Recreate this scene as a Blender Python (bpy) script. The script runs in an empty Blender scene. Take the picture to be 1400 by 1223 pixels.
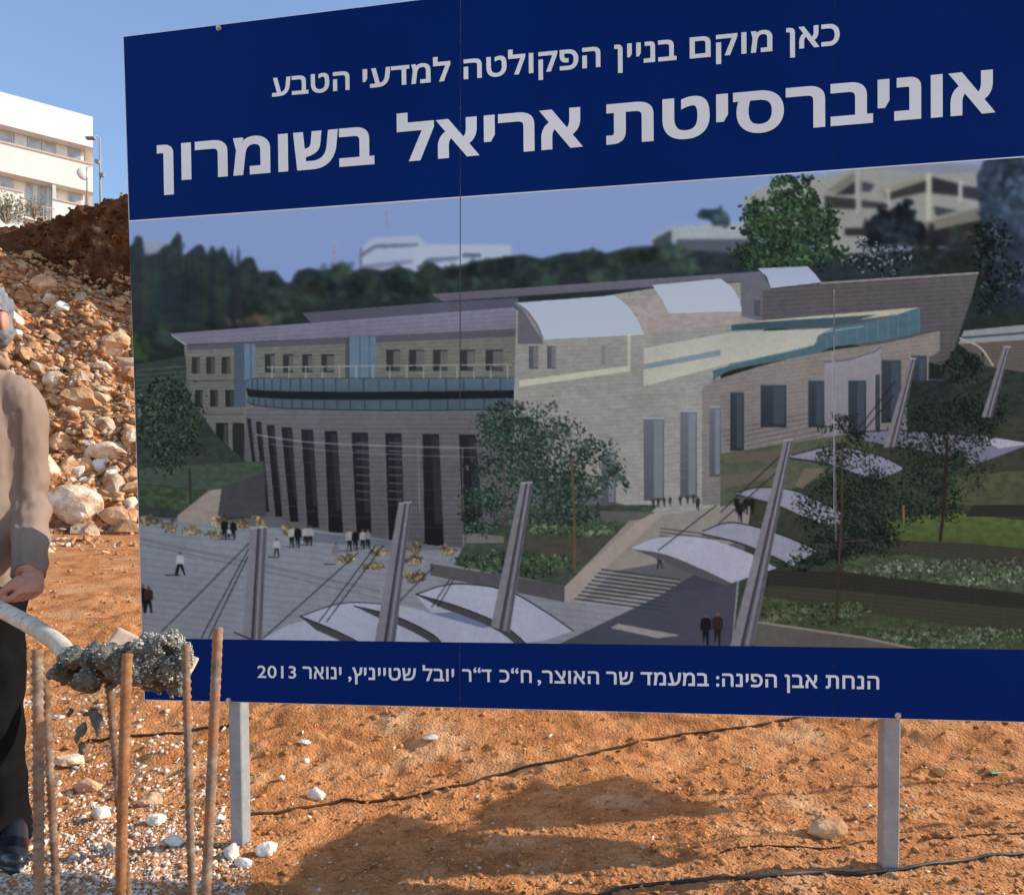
import bpy, bmesh, math, random
import numpy as np
from mathutils import Vector, Matrix
R = math.radians
random.seed(7); rng = np.random.default_rng(11)
scene = bpy.context.scene
COL = scene.collection

# ------------------------------------------------------------------ camera
CAM_H, F, HX, HY = 0.85, 1000.0, 700.0, 790.0       # eye height (m), focal length and horizon in photograph pixels
cam_data = bpy.data.cameras.new('camera')
cam_data.sensor_width = 36.0; cam_data.lens = 36.0 * F / 1400.0
cam_data.shift_y = (HY - 611.5) / 1400.0            # the photograph is a crop of a level view
cam_data.clip_start = 0.05; cam_data.clip_end = 2000
cam = bpy.data.objects.new('camera', cam_data); COL.objects.link(cam)
cam.location = (0, 0, CAM_H); cam.rotation_euler = (R(90), 0, 0)
scene.camera = cam

# ------------------------------------------------------------------ sky, sun, exposure
SUN_AZ, SUN_EL = R(7.5), R(29.5)                     # azimuth from +X towards +Y
sun_dir = Vector((math.cos(SUN_AZ) * math.cos(SUN_EL), math.sin(SUN_AZ) * math.cos(SUN_EL), math.sin(SUN_EL)))
world = bpy.data.worlds.new('World'); scene.world = world; world.use_nodes = True
wn = world.node_tree.nodes; wl = world.node_tree.links
bg = wn['Background']
sky = wn.new('ShaderNodeTexSky'); sky.sky_type = 'NISHITA'; sky.sun_disc = False
sky.sun_elevation = SUN_EL; sky.sun_rotation = R(90) - SUN_AZ
sky.altitude = 600; sky.air_density = 1.0; sky.dust_density = 0.6; sky.ozone_density = 1.0
wl.new(sky.outputs['Color'], bg.inputs['Color']); bg.inputs['Strength'].default_value = 0.15
sl = bpy.data.lights.new('sun', 'SUN'); sl.energy = 3.4; sl.angle = R(0.5); sl.color = (1.0, 0.91, 0.78)
sun = bpy.data.objects.new('sun', sl); COL.objects.link(sun)
sun.rotation_euler = (-sun_dir).to_track_quat('-Z', 'Y').to_euler()
vs = scene.view_settings
vs.view_transform = 'Standard'; vs.look = 'None'; vs.gamma = 1.0; vs.exposure = 0.9; vs.use_curve_mapping = False
scene.cycles.max_bounces = 6

# ------------------------------------------------------------------ helpers
def srgb(*c):
    a = np.asarray(c, float) / 255.0
    return np.where(a <= 0.04045, a / 12.92, ((a + 0.055) / 1.055) ** 2.4)

def W(px, py, d):                                   # a point of the place: d metres ahead, seen at (px, py)
    return Vector(((px - HX) / F * d, d, CAM_H - (py - HY) / F * d))

def setp(o, label=None, cat=None, group=None, kind=None):
    if label: o['label'] = label
    if cat: o['category'] = cat
    if group: o['group'] = group
    if kind: o['kind'] = kind
    return o

def empty(name, loc, label, cat, group=None, rz=0):
    o = bpy.data.objects.new(name, None); COL.objects.link(o)
    o.location = loc; o.rotation_euler = (0, 0, rz); o.empty_display_size = 0.05
    return setp(o, label, cat, group)

def mesh_obj(name, verts, faces, material, parent=None, smooth=False, world=True):
    me = bpy.data.meshes.new(name)
    me.from_pydata([tuple(v) for v in verts], [], [tuple(f) for f in faces]); me.update()
    return link_mesh(name, me, material, parent, smooth, world)

def link_mesh(name, me, material, parent=None, smooth=False, world=True):
    if material is not None:
        me.materials.clear(); me.materials.append(material)
    if smooth:
        me.polygons.foreach_set('use_smooth', [True] * len(me.polygons))
    o = bpy.data.objects.new(name, me); COL.objects.link(o)
    if parent is not None:
        o.parent = parent
        if world:                                   # vertices were given in world coordinates
            bpy.context.view_layer.update()
            o.matrix_parent_inverse = parent.matrix_world.inverted()
    return o

def bm_obj(name, bm, material, parent=None, smooth=False, world=True):
    bmesh.ops.recalc_face_normals(bm, faces=bm.faces)
    me = bpy.data.meshes.new(name); bm.to_mesh(me); bm.free()
    return link_mesh(name, me, material, parent, smooth, world)

def grid_mesh(name, P, material, parent=None, smooth=True, color=None, flip=False):
    nu, nv = P.shape[:2]
    me = bpy.data.meshes.new(name)
    idx = np.arange(nu * nv).reshape(nu, nv)
    a, b, c, d = idx[:-1, :-1], idx[1:, :-1], idx[1:, 1:], idx[:-1, 1:]
    q = np.stack([a, d, c, b] if flip else [a, b, c, d], -1).reshape(-1)
    n = q.size // 4
    me.vertices.add(nu * nv); me.vertices.foreach_set('co', P.reshape(-1).astype(np.float32))
    me.loops.add(q.size); me.loops.foreach_set('vertex_index', q.astype(np.int32))
    me.polygons.add(n); me.polygons.foreach_set('loop_start', np.arange(0, q.size, 4, dtype=np.int32))
    me.update(calc_edges=True)
    if color is not None:
        at = me.color_attributes.new('ink', 'FLOAT_COLOR', 'POINT')
        rgba = np.ones((nu * nv, 4), np.float32); rgba[:, :3] = color.reshape(-1, 3)
        at.data.foreach_set('color', rgba.reshape(-1))
    return link_mesh(name, me, material, parent, smooth)

def add_box(bm, c, s, m=None, bevel=0.0):
    r = bmesh.ops.create_cube(bm, size=1.0)
    vs_ = r['verts']
    for v in vs_:
        v.co = Vector((v.co.x * s[0], v.co.y * s[1], v.co.z * s[2]))
    if bevel > 0:
        es = list({e for v in vs_ for e in v.link_edges})
        rr = bmesh.ops.bevel(bm, geom=es, offset=bevel, segments=1, affect='EDGES', profile=0.5)
        vs_ = list({v for f in rr['faces'] for v in f.verts} | {v for v in vs_ if v.is_valid})
    for v in vs_:
        v.co = v.co + Vector(c)
        if m is not None: v.co = m @ v.co
    return vs_

def tube(pts, rad, seg=10, cap=True):
    """verts and faces of a tube along pts, radius per point"""
    pts = [Vector(p) for p in pts]; n = len(pts)
    if not hasattr(rad, '__len__'): rad = [rad] * n
    V, Fc = [], []
    ref = Vector((0, 0, 1))
    t0 = (pts[1] - pts[0]).normalized()
    if abs(t0.dot(ref)) > 0.9: ref = Vector((1, 0, 0))
    u = t0.cross(ref).normalized()
    for i, p in enumerate(pts):
        t = (pts[min(i + 1, n - 1)] - pts[max(i - 1, 0)]).normalized()
        u = (u - t * u.dot(t)).normalized(); w = t.cross(u)
        for k in range(seg):
            a = 2 * math.pi * k / seg
            V.append(p + (u * math.cos(a) + w * math.sin(a)) * rad[i])
    for i in range(n - 1):
        for k in range(seg):
            k2 = (k + 1) % seg
            Fc.append((i * seg + k, i * seg + k2, (i + 1) * seg + k2, (i + 1) * seg + k))
    if cap:
        Fc.append(tuple(range(seg - 1, -1, -1))); Fc.append(tuple((n - 1) * seg + k for k in range(seg)))
    return V, Fc

def catmull(pts, m=8):
    pts = [Vector(p) for p in pts]
    q = [pts[0] * 2 - pts[1]] + pts + [pts[-1] * 2 - pts[-2]]
    out = []
    for i in range(1, len(q) - 2):
        p0, p1, p2, p3 = q[i - 1:i + 3]
        for j in range(m):
            t = j / m
            out.append(0.5 * ((2 * p1) + (p2 - p0) * t + (2 * p0 - 5 * p1 + 4 * p2 - p3) * t * t + (3 * p1 - p0 - 3 * p2 + p3) * t ** 3))
    out.append(pts[-1]); return out

def _hash(ix, iy, seed):
    h = (ix * 374761393 + iy * 668265263 + seed * 974634777) & 0xFFFFFFFF
    h = ((h ^ (h >> 13)) * 1274126177) & 0xFFFFFFFF
    return ((h ^ (h >> 16)) & 0xFFFFFF) / float(0xFFFFFF)

def vnoise(x, y, seed=0):
    x = np.asarray(x, float); y = np.asarray(y, float)
    ix = np.floor(x).astype(np.int64); iy = np.floor(y).astype(np.int64)
    fx = x - ix; fy = y - iy
    fx = fx * fx * fx * (fx * (fx * 6 - 15) + 10); fy = fy * fy * fy * (fy * (fy * 6 - 15) + 10)
    a = _hash(ix, iy, seed); b = _hash(ix + 1, iy, seed); c = _hash(ix, iy + 1, seed); d = _hash(ix + 1, iy + 1, seed)
    return (a * (1 - fx) + b * fx) * (1 - fy) + (c * (1 - fx) + d * fx) * fy - 0.5

def fbm(x, y, seed=0, octv=4, gain=0.5):
    s = 0; a = 1.0
    for o in range(octv):
        s = s + a * vnoise(np.asarray(x) * 2 ** o + 17.3 * o, np.asarray(y) * 2 ** o + 9.1 * o, seed + o); a *= gain
    return s

def sstep(a, b, x):
    t = np.clip((np.asarray(x, float) - a) / (b - a), 0, 1); return t * t * (3 - 2 * t)

# ------------------------------------------------------------------ materials
def new_mat(name):
    m = bpy.data.materials.new(name); m.use_nodes = True
    return m, m.node_tree.nodes, m.node_tree.links, m.node_tree.nodes['Principled BSDF']

def surf(name, stops, scale=8.0, rough=0.9, bump=0.0, bscale=40.0, spec=0.3, metal=0.0, detail=8.0, spots=None, rand=0.0, bdist=0.01, stretch=None, distort=0.0):
    """noise-coloured procedural material; stops = [(pos, (r,g,b) linear)], spots = (scale, lo, hi, colour)"""
    m, n, l, p = new_mat(name)
    tc = n.new('ShaderNodeTexCoord'); src = tc.outputs['Object']
    geo = n.new('ShaderNodeNewGeometry'); src = geo.outputs['Position']
    if stretch:
        mp = n.new('ShaderNodeMapping'); mp.inputs['Scale'].default_value = stretch; l.new(src, mp.inputs['Vector']); src = mp.outputs['Vector']
    nz = n.new('ShaderNodeTexNoise'); nz.inputs['Scale'].default_value = scale; nz.inputs['Detail'].default_value = detail
    nz.inputs['Roughness'].default_value = 0.65; nz.inputs['Distortion'].default_value = distort
    l.new(src, nz.inputs['Vector'])
    cr = n.new('ShaderNodeValToRGB'); e = cr.color_ramp.elements
    while len(e) < len(stops): e.new(0.5)
    for i, (pos, c) in enumerate(stops): e[i].position = pos; e[i].color = (*c, 1)
    l.new(nz.outputs['Fac'], cr.inputs['Fac']); out = cr.outputs['Color']
    if spots:
        n2 = n.new('ShaderNodeTexNoise'); n2.inputs['Scale'].default_value = spots[0]; n2.inputs['Detail'].default_value = 5
        l.new(src, n2.inputs['Vector'])
        mr = n.new('ShaderNodeMapRange'); mr.inputs['From Min'].default_value = spots[1]; mr.inputs['From Max'].default_value = spots[2]
        l.new(n2.outputs['Fac'], mr.inputs['Value'])
        mx = n.new('ShaderNodeMix'); mx.data_type = 'RGBA'; l.new(mr.outputs['Result'], mx.inputs['Factor'])
        l.new(out, mx.inputs['A']); mx.inputs['B'].default_value = (*spots[3], 1); out = mx.outputs['Result']
    if rand > 0:
        oi = n.new('ShaderNodeObjectInfo'); hs = n.new('ShaderNodeHueSaturation')
        mr2 = n.new('ShaderNodeMapRange'); mr2.inputs['To Min'].default_value = 1 - rand; mr2.inputs['To Max'].default_value = 1 + rand
        l.new(oi.outputs['Random'], mr2.inputs['Value']); l.new(mr2.outputs['Result'], hs.inputs['Value']); l.new(out, hs.inputs['Color']); out = hs.outputs['Color']
    l.new(out, p.inputs['Base Color'])
    p.inputs['Roughness'].default_value = rough; p.inputs['Specular IOR Level'].default_value = spec; p.inputs['Metallic'].default_value = metal
    if bump > 0:
        nb = n.new('ShaderNodeTexNoise'); nb.inputs['Scale'].default_value = bscale; nb.inputs['Detail'].default_value = 6; l.new(src, nb.inputs['Vector'])
        b = n.new('ShaderNodeBump'); b.inputs['Strength'].default_value = bump; b.inputs['Distance'].default_value = bdist
        l.new(nb.outputs['Fac'], b.inputs['Height']); l.new(b.outputs['Normal'], p.inputs['Normal'])
    return m

M = {}
M['soil'] = surf('terra_rossa_soil', [(0.28, (0.25, 0.092, 0.034)), (0.5, (0.48, 0.198, 0.073)), (0.75, (0.61, 0.32, 0.148))], 7.0, 1.0, 1.0, 85, 0.1, spots=(2.2, 0.58, 0.76, (0.58, 0.37, 0.21)), bdist=0.015, detail=14)
M['bank'] = surf('bank_soil', [(0.3, (0.045, 0.018, 0.009)), (0.5, (0.105, 0.043, 0.02)), (0.72, (0.24, 0.12, 0.065))], 2.5, 1.0, 1.0, 14, 0.1, spots=(5.0, 0.62, 0.78, (0.45, 0.30, 0.19)), bdist=0.05, detail=12)
M['stone'] = surf('limestone', [(0.3, (0.36, 0.21, 0.12)), (0.5, (0.56, 0.42, 0.30)), (0.7, (0.70, 0.61, 0.50))], 6.0, 0.95, 0.8, 30, 0.2, spots=(3.5, 0.48, 0.64, (0.40, 0.18, 0.08)), rand=0.22, bdist=0.02)
M['red_stone'] = surf('dusty_red_limestone', [(0.3, (0.30, 0.14, 0.07)), (0.5, (0.46, 0.26, 0.13)), (0.7, (0.60, 0.42, 0.27))], 5.0, 0.95, 0.8, 26, 0.2, rand=0.25, bdist=0.02)
M['white_stone'] = surf('pale_limestone', [(0.3, (0.55, 0.47, 0.38)), (0.55, (0.72, 0.67, 0.60)), (0.8, (0.80, 0.77, 0.72))], 25.0, 0.95, 0.6, 90, 0.2, rand=0.15, bdist=0.004)
M['clod'] = surf('soil_clod', [(0.3, (0.27, 0.11, 0.04)), (0.6, (0.50, 0.24, 0.095)), (0.85, (0.62, 0.38, 0.20))], 12.0, 1.0, 0.5, 80, 0.1)
M['gravel'] = surf('gravel', [(0.3, (0.40, 0.26, 0.15)), (0.5, (0.62, 0.52, 0.42)), (0.7, (0.76, 0.70, 0.62))], 16.0, 0.95, 0.4, 120, 0.2)
M['galv'] = surf('galvanised_steel', [(0.3, (0.26, 0.275, 0.28)), (0.6, (0.33, 0.345, 0.35)), (0.8, (0.42, 0.44, 0.45))], 30.0, 0.5, 0.1, 200, 0.5, metal=0.3, spots=(9, 0.6, 0.8, (0.42, 0.36, 0.30)))
M['zinc'] = surf('zinc_bolt', [(0.3, (0.5, 0.48, 0.42)), (0.7, (0.65, 0.63, 0.58))], 60.0, 0.35, metal=0.9)
M['rust'] = surf('rusty_steel', [(0.25, (0.07, 0.038, 0.024)), (0.5, (0.17, 0.095, 0.056)), (0.75, (0.30, 0.20, 0.13))], 45.0, 0.85, 0.4, 260, 0.3, metal=0.1, spots=(12, 0.52, 0.72, (0.40, 0.34, 0.28)), bdist=0.002)
M['rust_orange'] = surf('orange_rusty_steel', [(0.25, (0.09, 0.038, 0.018)), (0.5, (0.25, 0.108, 0.044)), (0.75, (0.40, 0.21, 0.105))], 30.0, 0.85, 0.4, 260, 0.3, metal=0.05, spots=(9, 0.55, 0.75, (0.30, 0.20, 0.13)), bdist=0.002)
M['rust_pale'] = surf('pale_cement_dusted_steel', [(0.25, (0.075, 0.046, 0.03)), (0.5, (0.20, 0.14, 0.098)), (0.75, (0.38, 0.31, 0.245))], 40.0, 0.85, 0.4, 260, 0.3, metal=0.05, spots=(14, 0.50, 0.66, (0.30, 0.13, 0.06)), bdist=0.002)
M['black_rubber'] = surf('black_cable_sheath', [(0.3, (0.012, 0.012, 0.013)), (0.7, (0.03, 0.028, 0.027))], 30.0, 0.6, spec=0.35, spots=(9, 0.50, 0.72, (0.16, 0.10, 0.06)))
M['dust_cable'] = surf('soil_stained_cable_sheath', [(0.3, (0.03, 0.016, 0.01)), (0.7, (0.07, 0.04, 0.022))], 30.0, 0.9, spec=0.2)
M['board_edge'] = surf('board_edge', [(0.3, (0.72, 0.74, 0.76)), (0.7, (0.8, 0.8, 0.8))], 20.0, 0.6)

def flat_print(name, col, rough=0.45, spec=0.05):
    m, n, l, p = new_mat(name)
    geo = n.new('ShaderNodeNewGeometry')
    nz = n.new('ShaderNodeTexNoise'); nz.inputs['Scale'].default_value = 2.2; nz.inputs['Detail'].default_value = 9; l.new(geo.outputs['Position'], nz.inputs['Vector'])
    mr = n.new('ShaderNodeMapRange'); mr.inputs['From Min'].default_value = 0.3; mr.inputs['From Max'].default_value = 0.7
    mr.inputs['To Min'].default_value = 0.92; mr.inputs['To Max'].default_value = 1.08; l.new(nz.outputs['Fac'], mr.inputs['Value'])
    vm = n.new('ShaderNodeVectorMath'); vm.operation = 'SCALE'; vm.inputs[0].default_value = col; l.new(mr.outputs['Result'], vm.inputs['Scale'])
    l.new(vm.outputs['Vector'], p.inputs['Base Color'])
    mr2 = n.new('ShaderNodeMapRange'); mr2.inputs['To Min'].default_value = rough - 0.08; mr2.inputs['To Max'].default_value = rough + 0.12
    l.new(nz.outputs['Fac'], mr2.inputs['Value']); l.new(mr2.outputs['Result'], p.inputs['Roughness'])
    p.inputs['Specular IOR Level'].default_value = spec
    nb = n.new('ShaderNodeTexNoise'); nb.inputs['Scale'].default_value = 3.0; nb.inputs['Detail'].default_value = 2; l.new(geo.outputs['Position'], nb.inputs['Vector'])
    b = n.new('ShaderNodeBump'); b.inputs['Strength'].default_value = 0.12; b.inputs['Distance'].default_value = 0.02
    l.new(nb.outputs['Fac'], b.inputs['Height']); l.new(b.outputs['Normal'], p.inputs['Normal'])
    return m, n, l, p
M['blue'] = flat_print('navy_vinyl', (0.0006, 0.018, 0.135))[0]
M['ink_white'] = flat_print('white_lettering', (0.76, 0.82, 0.83))[0]
_m, _n, _l, _p = flat_print('printed_picture_ink', (1, 1, 1))
_at = _n.new('ShaderNodeAttribute'); _at.attribute_name = 'ink'
_l.new(_at.outputs['Color'], _p.inputs['Base Color']); M['picture'] = _m

# ------------------------------------------------------------------ the sign's plane (needed by ground and posts)
SGN_N = Vector((-0.15, -1, 0)).normalized()         # faces the viewer
SGN_H = Vector((1, -0.15, 0)).normalized()
LEAN = R(1.8)
SGN_V = Vector((0, 0, 1)) * math.cos(LEAN) + SGN_N * math.sin(LEAN)
SGN_N = SGN_H.cross(SGN_V).normalized()
SGN_O = W(168, 50, 2.16)
def S(px, py, off=0.0):
    d = Vector(((px - HX) / F, 1.0, -(py - HY) / F)); c = Vector((0, 0, CAM_H))
    o = SGN_O + SGN_N * off
    t = (o - c).dot(SGN_N) / d.dot(SGN_N)
    return c + d * t
_O = np.array(SGN_O); _Nn = np.array(SGN_N)
def S_np(px, py, off=0.0):
    d = np.stack([(px - HX) / F, np.ones_like(px), -(py - HY) / F], -1); c = np.array([0, 0, CAM_H])
    o = _O + _Nn * off
    t = ((o - c) @ _Nn) / (d @ _Nn)
    return c + d * t[..., None]

# ------------------------------------------------------------------ ground
def gh(x, y):
    x = np.asarray(x, float); y = np.asarray(y, float)
    z = 0.085 * sstep(-1.7, 0.9, x)
    t = np.maximum(0, y - 2.3)
    z = z + 0.192 * t * sstep(0, 1.2, t)
    fade = sstep(40, 12, np.hypot(x, y))
    z = z + fade * 0.055 * fbm(x * 0.9, y * 0.9, 3, 3)
    z = z + fade * 0.021 * fbm(x * 4.2, y * 5.6, 8, 3) * (0.35 + 0.8 * sstep(2.6, 5.0, y))
    z = z + fade * 0.016 * fbm(x * 15, y * 19, 21, 4, 0.68)
    z = z + 0.03 * sstep(0.1, 0.4, fbm(x * 2.2, y * 5.5, 41, 3)) * sstep(2.4, 3.2, y) * fade
    return z

def span(a, b, step, out_lo, out_hi, g=1.35):
    c = list(np.arange(a, b + 1e-6, step)); s = step; v = a
    lo = []
    while v > out_lo:
        s *= g; v -= s; lo.append(v)
    s = step; v = c[-1]; hi = []
    while v < out_hi:
        s *= g; v += s; hi.append(v)
    return np.array(lo[::-1] + c + hi)
gx = np.concatenate([span(-3.2, 3.2, 0.014, -260, 3.21), np.array([])])
gx = gx[gx <= 3.2]
gx = np.concatenate([gx, 3.2 + 0.02 * np.cumsum(1.02 ** np.arange(110)), 3.2 + 0.02 * np.sum(1.02 ** np.arange(110)) + np.cumsum(0.3 * 1.45 ** np.arange(15))])
gy = np.concatenate([-np.cumsum(0.06 * 1.32 ** np.arange(22))[::-1] + 1.6, np.arange(1.6, 3.4, 0.011), 3.4 + np.cumsum(0.013 * 1.016 ** np.arange(140))])
gy = gy[gy < 11.5]
GX, GY = np.meshgrid(gx, gy, indexing='ij')
ground = grid_mesh('ground', np.stack([GX, GY, gh(GX, GY)], -1), M['soil'])
setp(ground, kind='structure')

# ------------------------------------------------------------------ embankment: rubble slope, raw cut, hill behind
prof = [(8.3, -0.35), (9.0, 0.0), (9.8, 0.55), (11.2, 1.9), (13.0, 3.9), (14.2, 4.95), (14.42, 5.2), (14.45, 6.3), (14.6, 7.0), (15.2, 7.25), (16.5, 7.5), (20, 8.9), (30, 12.7), (48, 19.8), (60, 21.2), (120, 24), (300, 26)]
prof = np.array(prof)
seg = np.hypot(np.diff(prof[:, 0]), np.diff(prof[:, 1])); arc = np.concatenate([[0], np.cumsum(seg)])
sv = np.concatenate([np.arange(0, arc[11], 0.028), arc[11] + np.cumsum(0.04 * 1.16 ** np.arange(52))]); sv = sv[sv <= arc[-1]]
py_ = np.interp(sv, arc, prof[:, 0]); pz_ = np.interp(sv, arc, prof[:, 1])
def smooth1(a, k=9):
    w = np.ones(k) / k; b = np.convolve(np.pad(a, k // 2, mode='edge'), w, 'valid'); return b
py_, pz_ = smooth1(py_), smooth1(pz_)
bx_ = np.concatenate([-5.2 - np.cumsum(0.028 * 1.0 ** np.arange(150)), ])[::-1]          # fine where it is seen
bx_ = np.concatenate([bx_[0] - np.cumsum(0.04 * 1.2 ** np.arange(38))[::-1], bx_, -5.2 + np.cumsum(0.04 * 1.13 ** np.arange(60))])
def bank_base(x, s):
    """height and depth of the embankment's surface; x across, s along its profile"""
    y = np.interp(s, sv, py_); z = np.interp(s, sv, pz_)
    talus = sstep(0.0, 1.4, s) * sstep(9.6, 7.4, s)
    z = z + 1.28 - talus * 0.42 * np.clip(x + 7.3, -3.2, 3.2)
    sh_ = -0.28 * sstep(7.3, 8.2, s) * sstep(30, 14, s) * np.clip(x + 7.6, -3, 2.0)
    y = y + sh_; z = z + 0.5 * sh_ * sstep(7.6, 8.4, s)
    crest = sstep(8.0, 9.5, s) * sstep(40, 16, s)
    z = z + crest * (0.24 + 0.27 * np.clip(x + 7.6, -3, 3)) + sstep(40, 60, s) * 1.0
    return y, z
BX, BS = np.meshgrid(bx_, sv, indexing='ij')
BY, BZ = bank_base(BX, BS)
nearb = sstep(60, 20, BS)
disp = 0.34 * fbm(BX * 0.9, BS * 0.9, 51, 3) + 0.20 * fbm(BX * 3.1, BS * 3.1, 55, 3) + 0.085 * fbm(BX * 9.5, BS * 9.5, 61, 3, 0.6)
ridge = np.abs(fbm(BX * 1.7, BS * 2.6, 77, 3)) * 0.3 * sstep(7.2, 8.6, BS)
BYd = BY - disp * 0.75 * nearb - ridge * 0.6 * nearb; BZd = BZ + disp * 0.65 * nearb - ridge * 0.3 * nearb
M['bank_face'] = M['bank'].copy(); M['bank_face'].name = 'bank_soil_cut_shade'     # orange soil below; the cut's shade put in as a darker colour
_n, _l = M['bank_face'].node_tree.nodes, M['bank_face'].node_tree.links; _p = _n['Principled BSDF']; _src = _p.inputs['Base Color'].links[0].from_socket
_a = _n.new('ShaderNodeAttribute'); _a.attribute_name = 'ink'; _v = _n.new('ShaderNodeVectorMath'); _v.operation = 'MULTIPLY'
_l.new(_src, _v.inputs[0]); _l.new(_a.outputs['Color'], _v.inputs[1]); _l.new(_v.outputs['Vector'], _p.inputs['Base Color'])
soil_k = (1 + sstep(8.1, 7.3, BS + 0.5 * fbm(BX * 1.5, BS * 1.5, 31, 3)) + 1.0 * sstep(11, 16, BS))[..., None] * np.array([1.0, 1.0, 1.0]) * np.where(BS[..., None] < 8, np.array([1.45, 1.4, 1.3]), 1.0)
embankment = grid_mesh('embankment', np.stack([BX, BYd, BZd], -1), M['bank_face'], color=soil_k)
setp(embankment, kind='structure')
def bank_at(px, py):
    """the point of the embankment seen at a pixel: nearest projected grid vertex"""
    X = BX / BYd * F + HX; Y = HY - (BZd - CAM_H) / BYd * F
    d = (X - px) ** 2 + (Y - py) ** 2
    i = np.unravel_index(np.argmin(np.where(BS < 14, d, 1e9)), d.shape)
    return Vector((BX[i], BYd[i], BZd[i]))

# ------------------------------------------------------------------ building on the hill
M['render_white'] = surf('white_render', [(0.3, (0.76, 0.75, 0.72)), (0.7, (0.82, 0.81, 0.79))], 1.2, 0.9, 0.1, 20, 0.2)
M['render_cream'] = surf('cream_render', [(0.3, (0.76, 0.72, 0.64)), (0.7, (0.81, 0.78, 0.72))], 1.2, 0.9, 0.1, 20, 0.2)
M['win_frame'] = surf('aluminium_frame', [(0.3, (0.42, 0.43, 0.44)), (0.7, (0.55, 0.56, 0.56))], 5, 0.5)
M['pink_trim'] = surf('faded_pink_trim', [(0.3, (0.60, 0.42, 0.36)), (0.7, (0.66, 0.50, 0.44))], 5, 0.8)
m_, n_, l_, p_ = new_mat('window_glass'); p_.inputs['Roughness'].default_value = 0.08; p_.inputs['Specular IOR Level'].default_value = 0.9
_g = n_.new('ShaderNodeNewGeometry'); _z = n_.new('ShaderNodeTexNoise'); _z.inputs['Scale'].default_value = 0.9; l_.new(_g.outputs['Position'], _z.inputs['Vector'])
_c = n_.new('ShaderNodeValToRGB'); _c.color_ramp.elements[0].position = 0.35; _c.color_ramp.elements[0].color = (0.16, 0.19, 0.21, 1); _c.color_ramp.elements[1].position = 0.6; _c.color_ramp.elements[1].color = (0.42, 0.45, 0.46, 1)
l_.new(_z.outputs['Fac'], _c.inputs['Fac']); l_.new(_c.outputs['Color'], p_.inputs['Base Color']); M['glass'] = m_
M['curtain'] = surf('pale_blind', [(0.3, (0.55, 0.56, 0.55)), (0.7, (0.66, 0.66, 0.64))], 3, 0.9)

corner = W(127, 160, 50.0); bd = Vector((-math.cos(R(30)), -math.sin(R(30)), 0)); bn = Vector((0.5, -math.cos(R(30)), 0))   # along the front, and out of it
bld = empty('campus_building', (corner.x, corner.y, 21.0), 'white flat-roofed building with long window strips on the hill above the rubble', 'building')
MB = Matrix.Translation((corner.x, corner.y, 0)) @ Matrix(((bd.x, -bn.x, 0, 0), (bd.y, -bn.y, 0, 0), (0, 0, 1, 0), (0, 0, 0, 1)))   # local x = along front, y = inwards, z = up
def bbox(name, x0, x1, y0, y1, z0, z1, mat, parent=bld):
    bm = bmesh.new(); add_box(bm, ((x0 + x1) / 2, (y0 + y1) / 2, (z0 + z1) / 2), (x1 - x0, y1 - y0, z1 - z0), MB)
    return bm_obj(name, bm, mat, parent)
zr, zb1, zw1, zb2, zw2 = 32.35, 30.25, 29.05, 27.2, 26.1
L_ = 26.0
bbox('parapet', 0, L_, 0, 12, zb1, zr, M['render_white'])
bbox('roof_slab', 0.3, L_ - 0.3, 0.3, 11.7, zr - 0.001, zr + 0.05, M['render_cream'])
bbox('core_wall', 0.55, L_ - 0.5, 0.75, 11.5, 19.0, zb1 - 0.002, M['render_cream'])
bbox('spandrel', 0, L_, 0.0, 0.72, zb2, zw1, M['render_cream'])
bbox('coping', -0.03, L_ + 0.03, -0.06, 0.70, zw1 + 0.001, zw1 + 0.12, M['pink_trim'])
x_rec0, x_rec1 = 2.35, 3.95                           # deep bay with the balcony
bbox('lower_wall', 0, x_rec0, 0, 0.72, 19.0, zw2, M['render_cream'])
bbox('lower_wall', x_rec1, L_, 0, 0.72, 19.0, zw2, M['render_cream'])
bbox('coping', 0, x_rec0 - 0.01, -0.06, 0.70, zw2 + 0.001, zw2 + 0.10, M['pink_trim'])
bbox('coping', x_rec1 + 0.01, L_, -0.06, 0.70, zw2 + 0.001, zw2 + 0.10, M['pink_trim'])
bbox('bay_side', x_rec0 - 0.2, x_rec0 - 0.003, 0.05, 0.74, zw2 + 0.11, zb2 - 0.003, M['curtain'])
bbox('bay_head', x_rec0, x_rec1, 0.02, 0.7, zb2 + 0.9, zb2 + 0.901, M['curtain'])
def window(x0, x1, z0, z1, y, blind):
    w = bbox('window', x0, x1, y, y + 0.05, z0, z1, M['win_frame'])
    p = bbox('pane', x0 + 0.06, x1 - 0.06, y - 0.012, y + 0.01, z0 + 0.06, z1 - 0.06, M['glass'] if not blind else M['curtain'], bld)
    p.parent = w; bpy.context.view_layer.update(); p.matrix_parent_inverse = w.matrix_world.inverted()
    return w
x = 0.7; k = 0
while x < 15:
    window(x, x + 0.74, zw1 + 0.14, zb1 - 0.004, 0.64, k % 3 == 1); x += 0.77; k += 1
x = 0.7; k = 0
while x < 15:
    if not (x_rec0 - 0.95 < x < x_rec1 + 0.02):
        window(x, x + 0.74, zw2 + 0.12, zb2 - 0.004, 0.64, k % 4 == 2)
    x += 0.77; k += 1
for i in range(4):
    window(x_rec0 + 0.05 + i * 0.38, x_rec0 + 0.40 + i * 0.38, 23.6, zb2 - 0.01, 0.70, i % 2 == 0)
rail_pts = []
bmr = bmesh.new()
add_box(bmr, ((x_rec0 + x_rec1) / 2, -0.12, 25.45), (x_rec1 - x_rec0 + 0.3, 0.05, 0.06), MB)
for i in range(10): add_box(bmr, (x_rec0 - 0.1 + i * 0.2, -0.12, 25.0), (0.03, 0.03, 0.86), MB)
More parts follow.
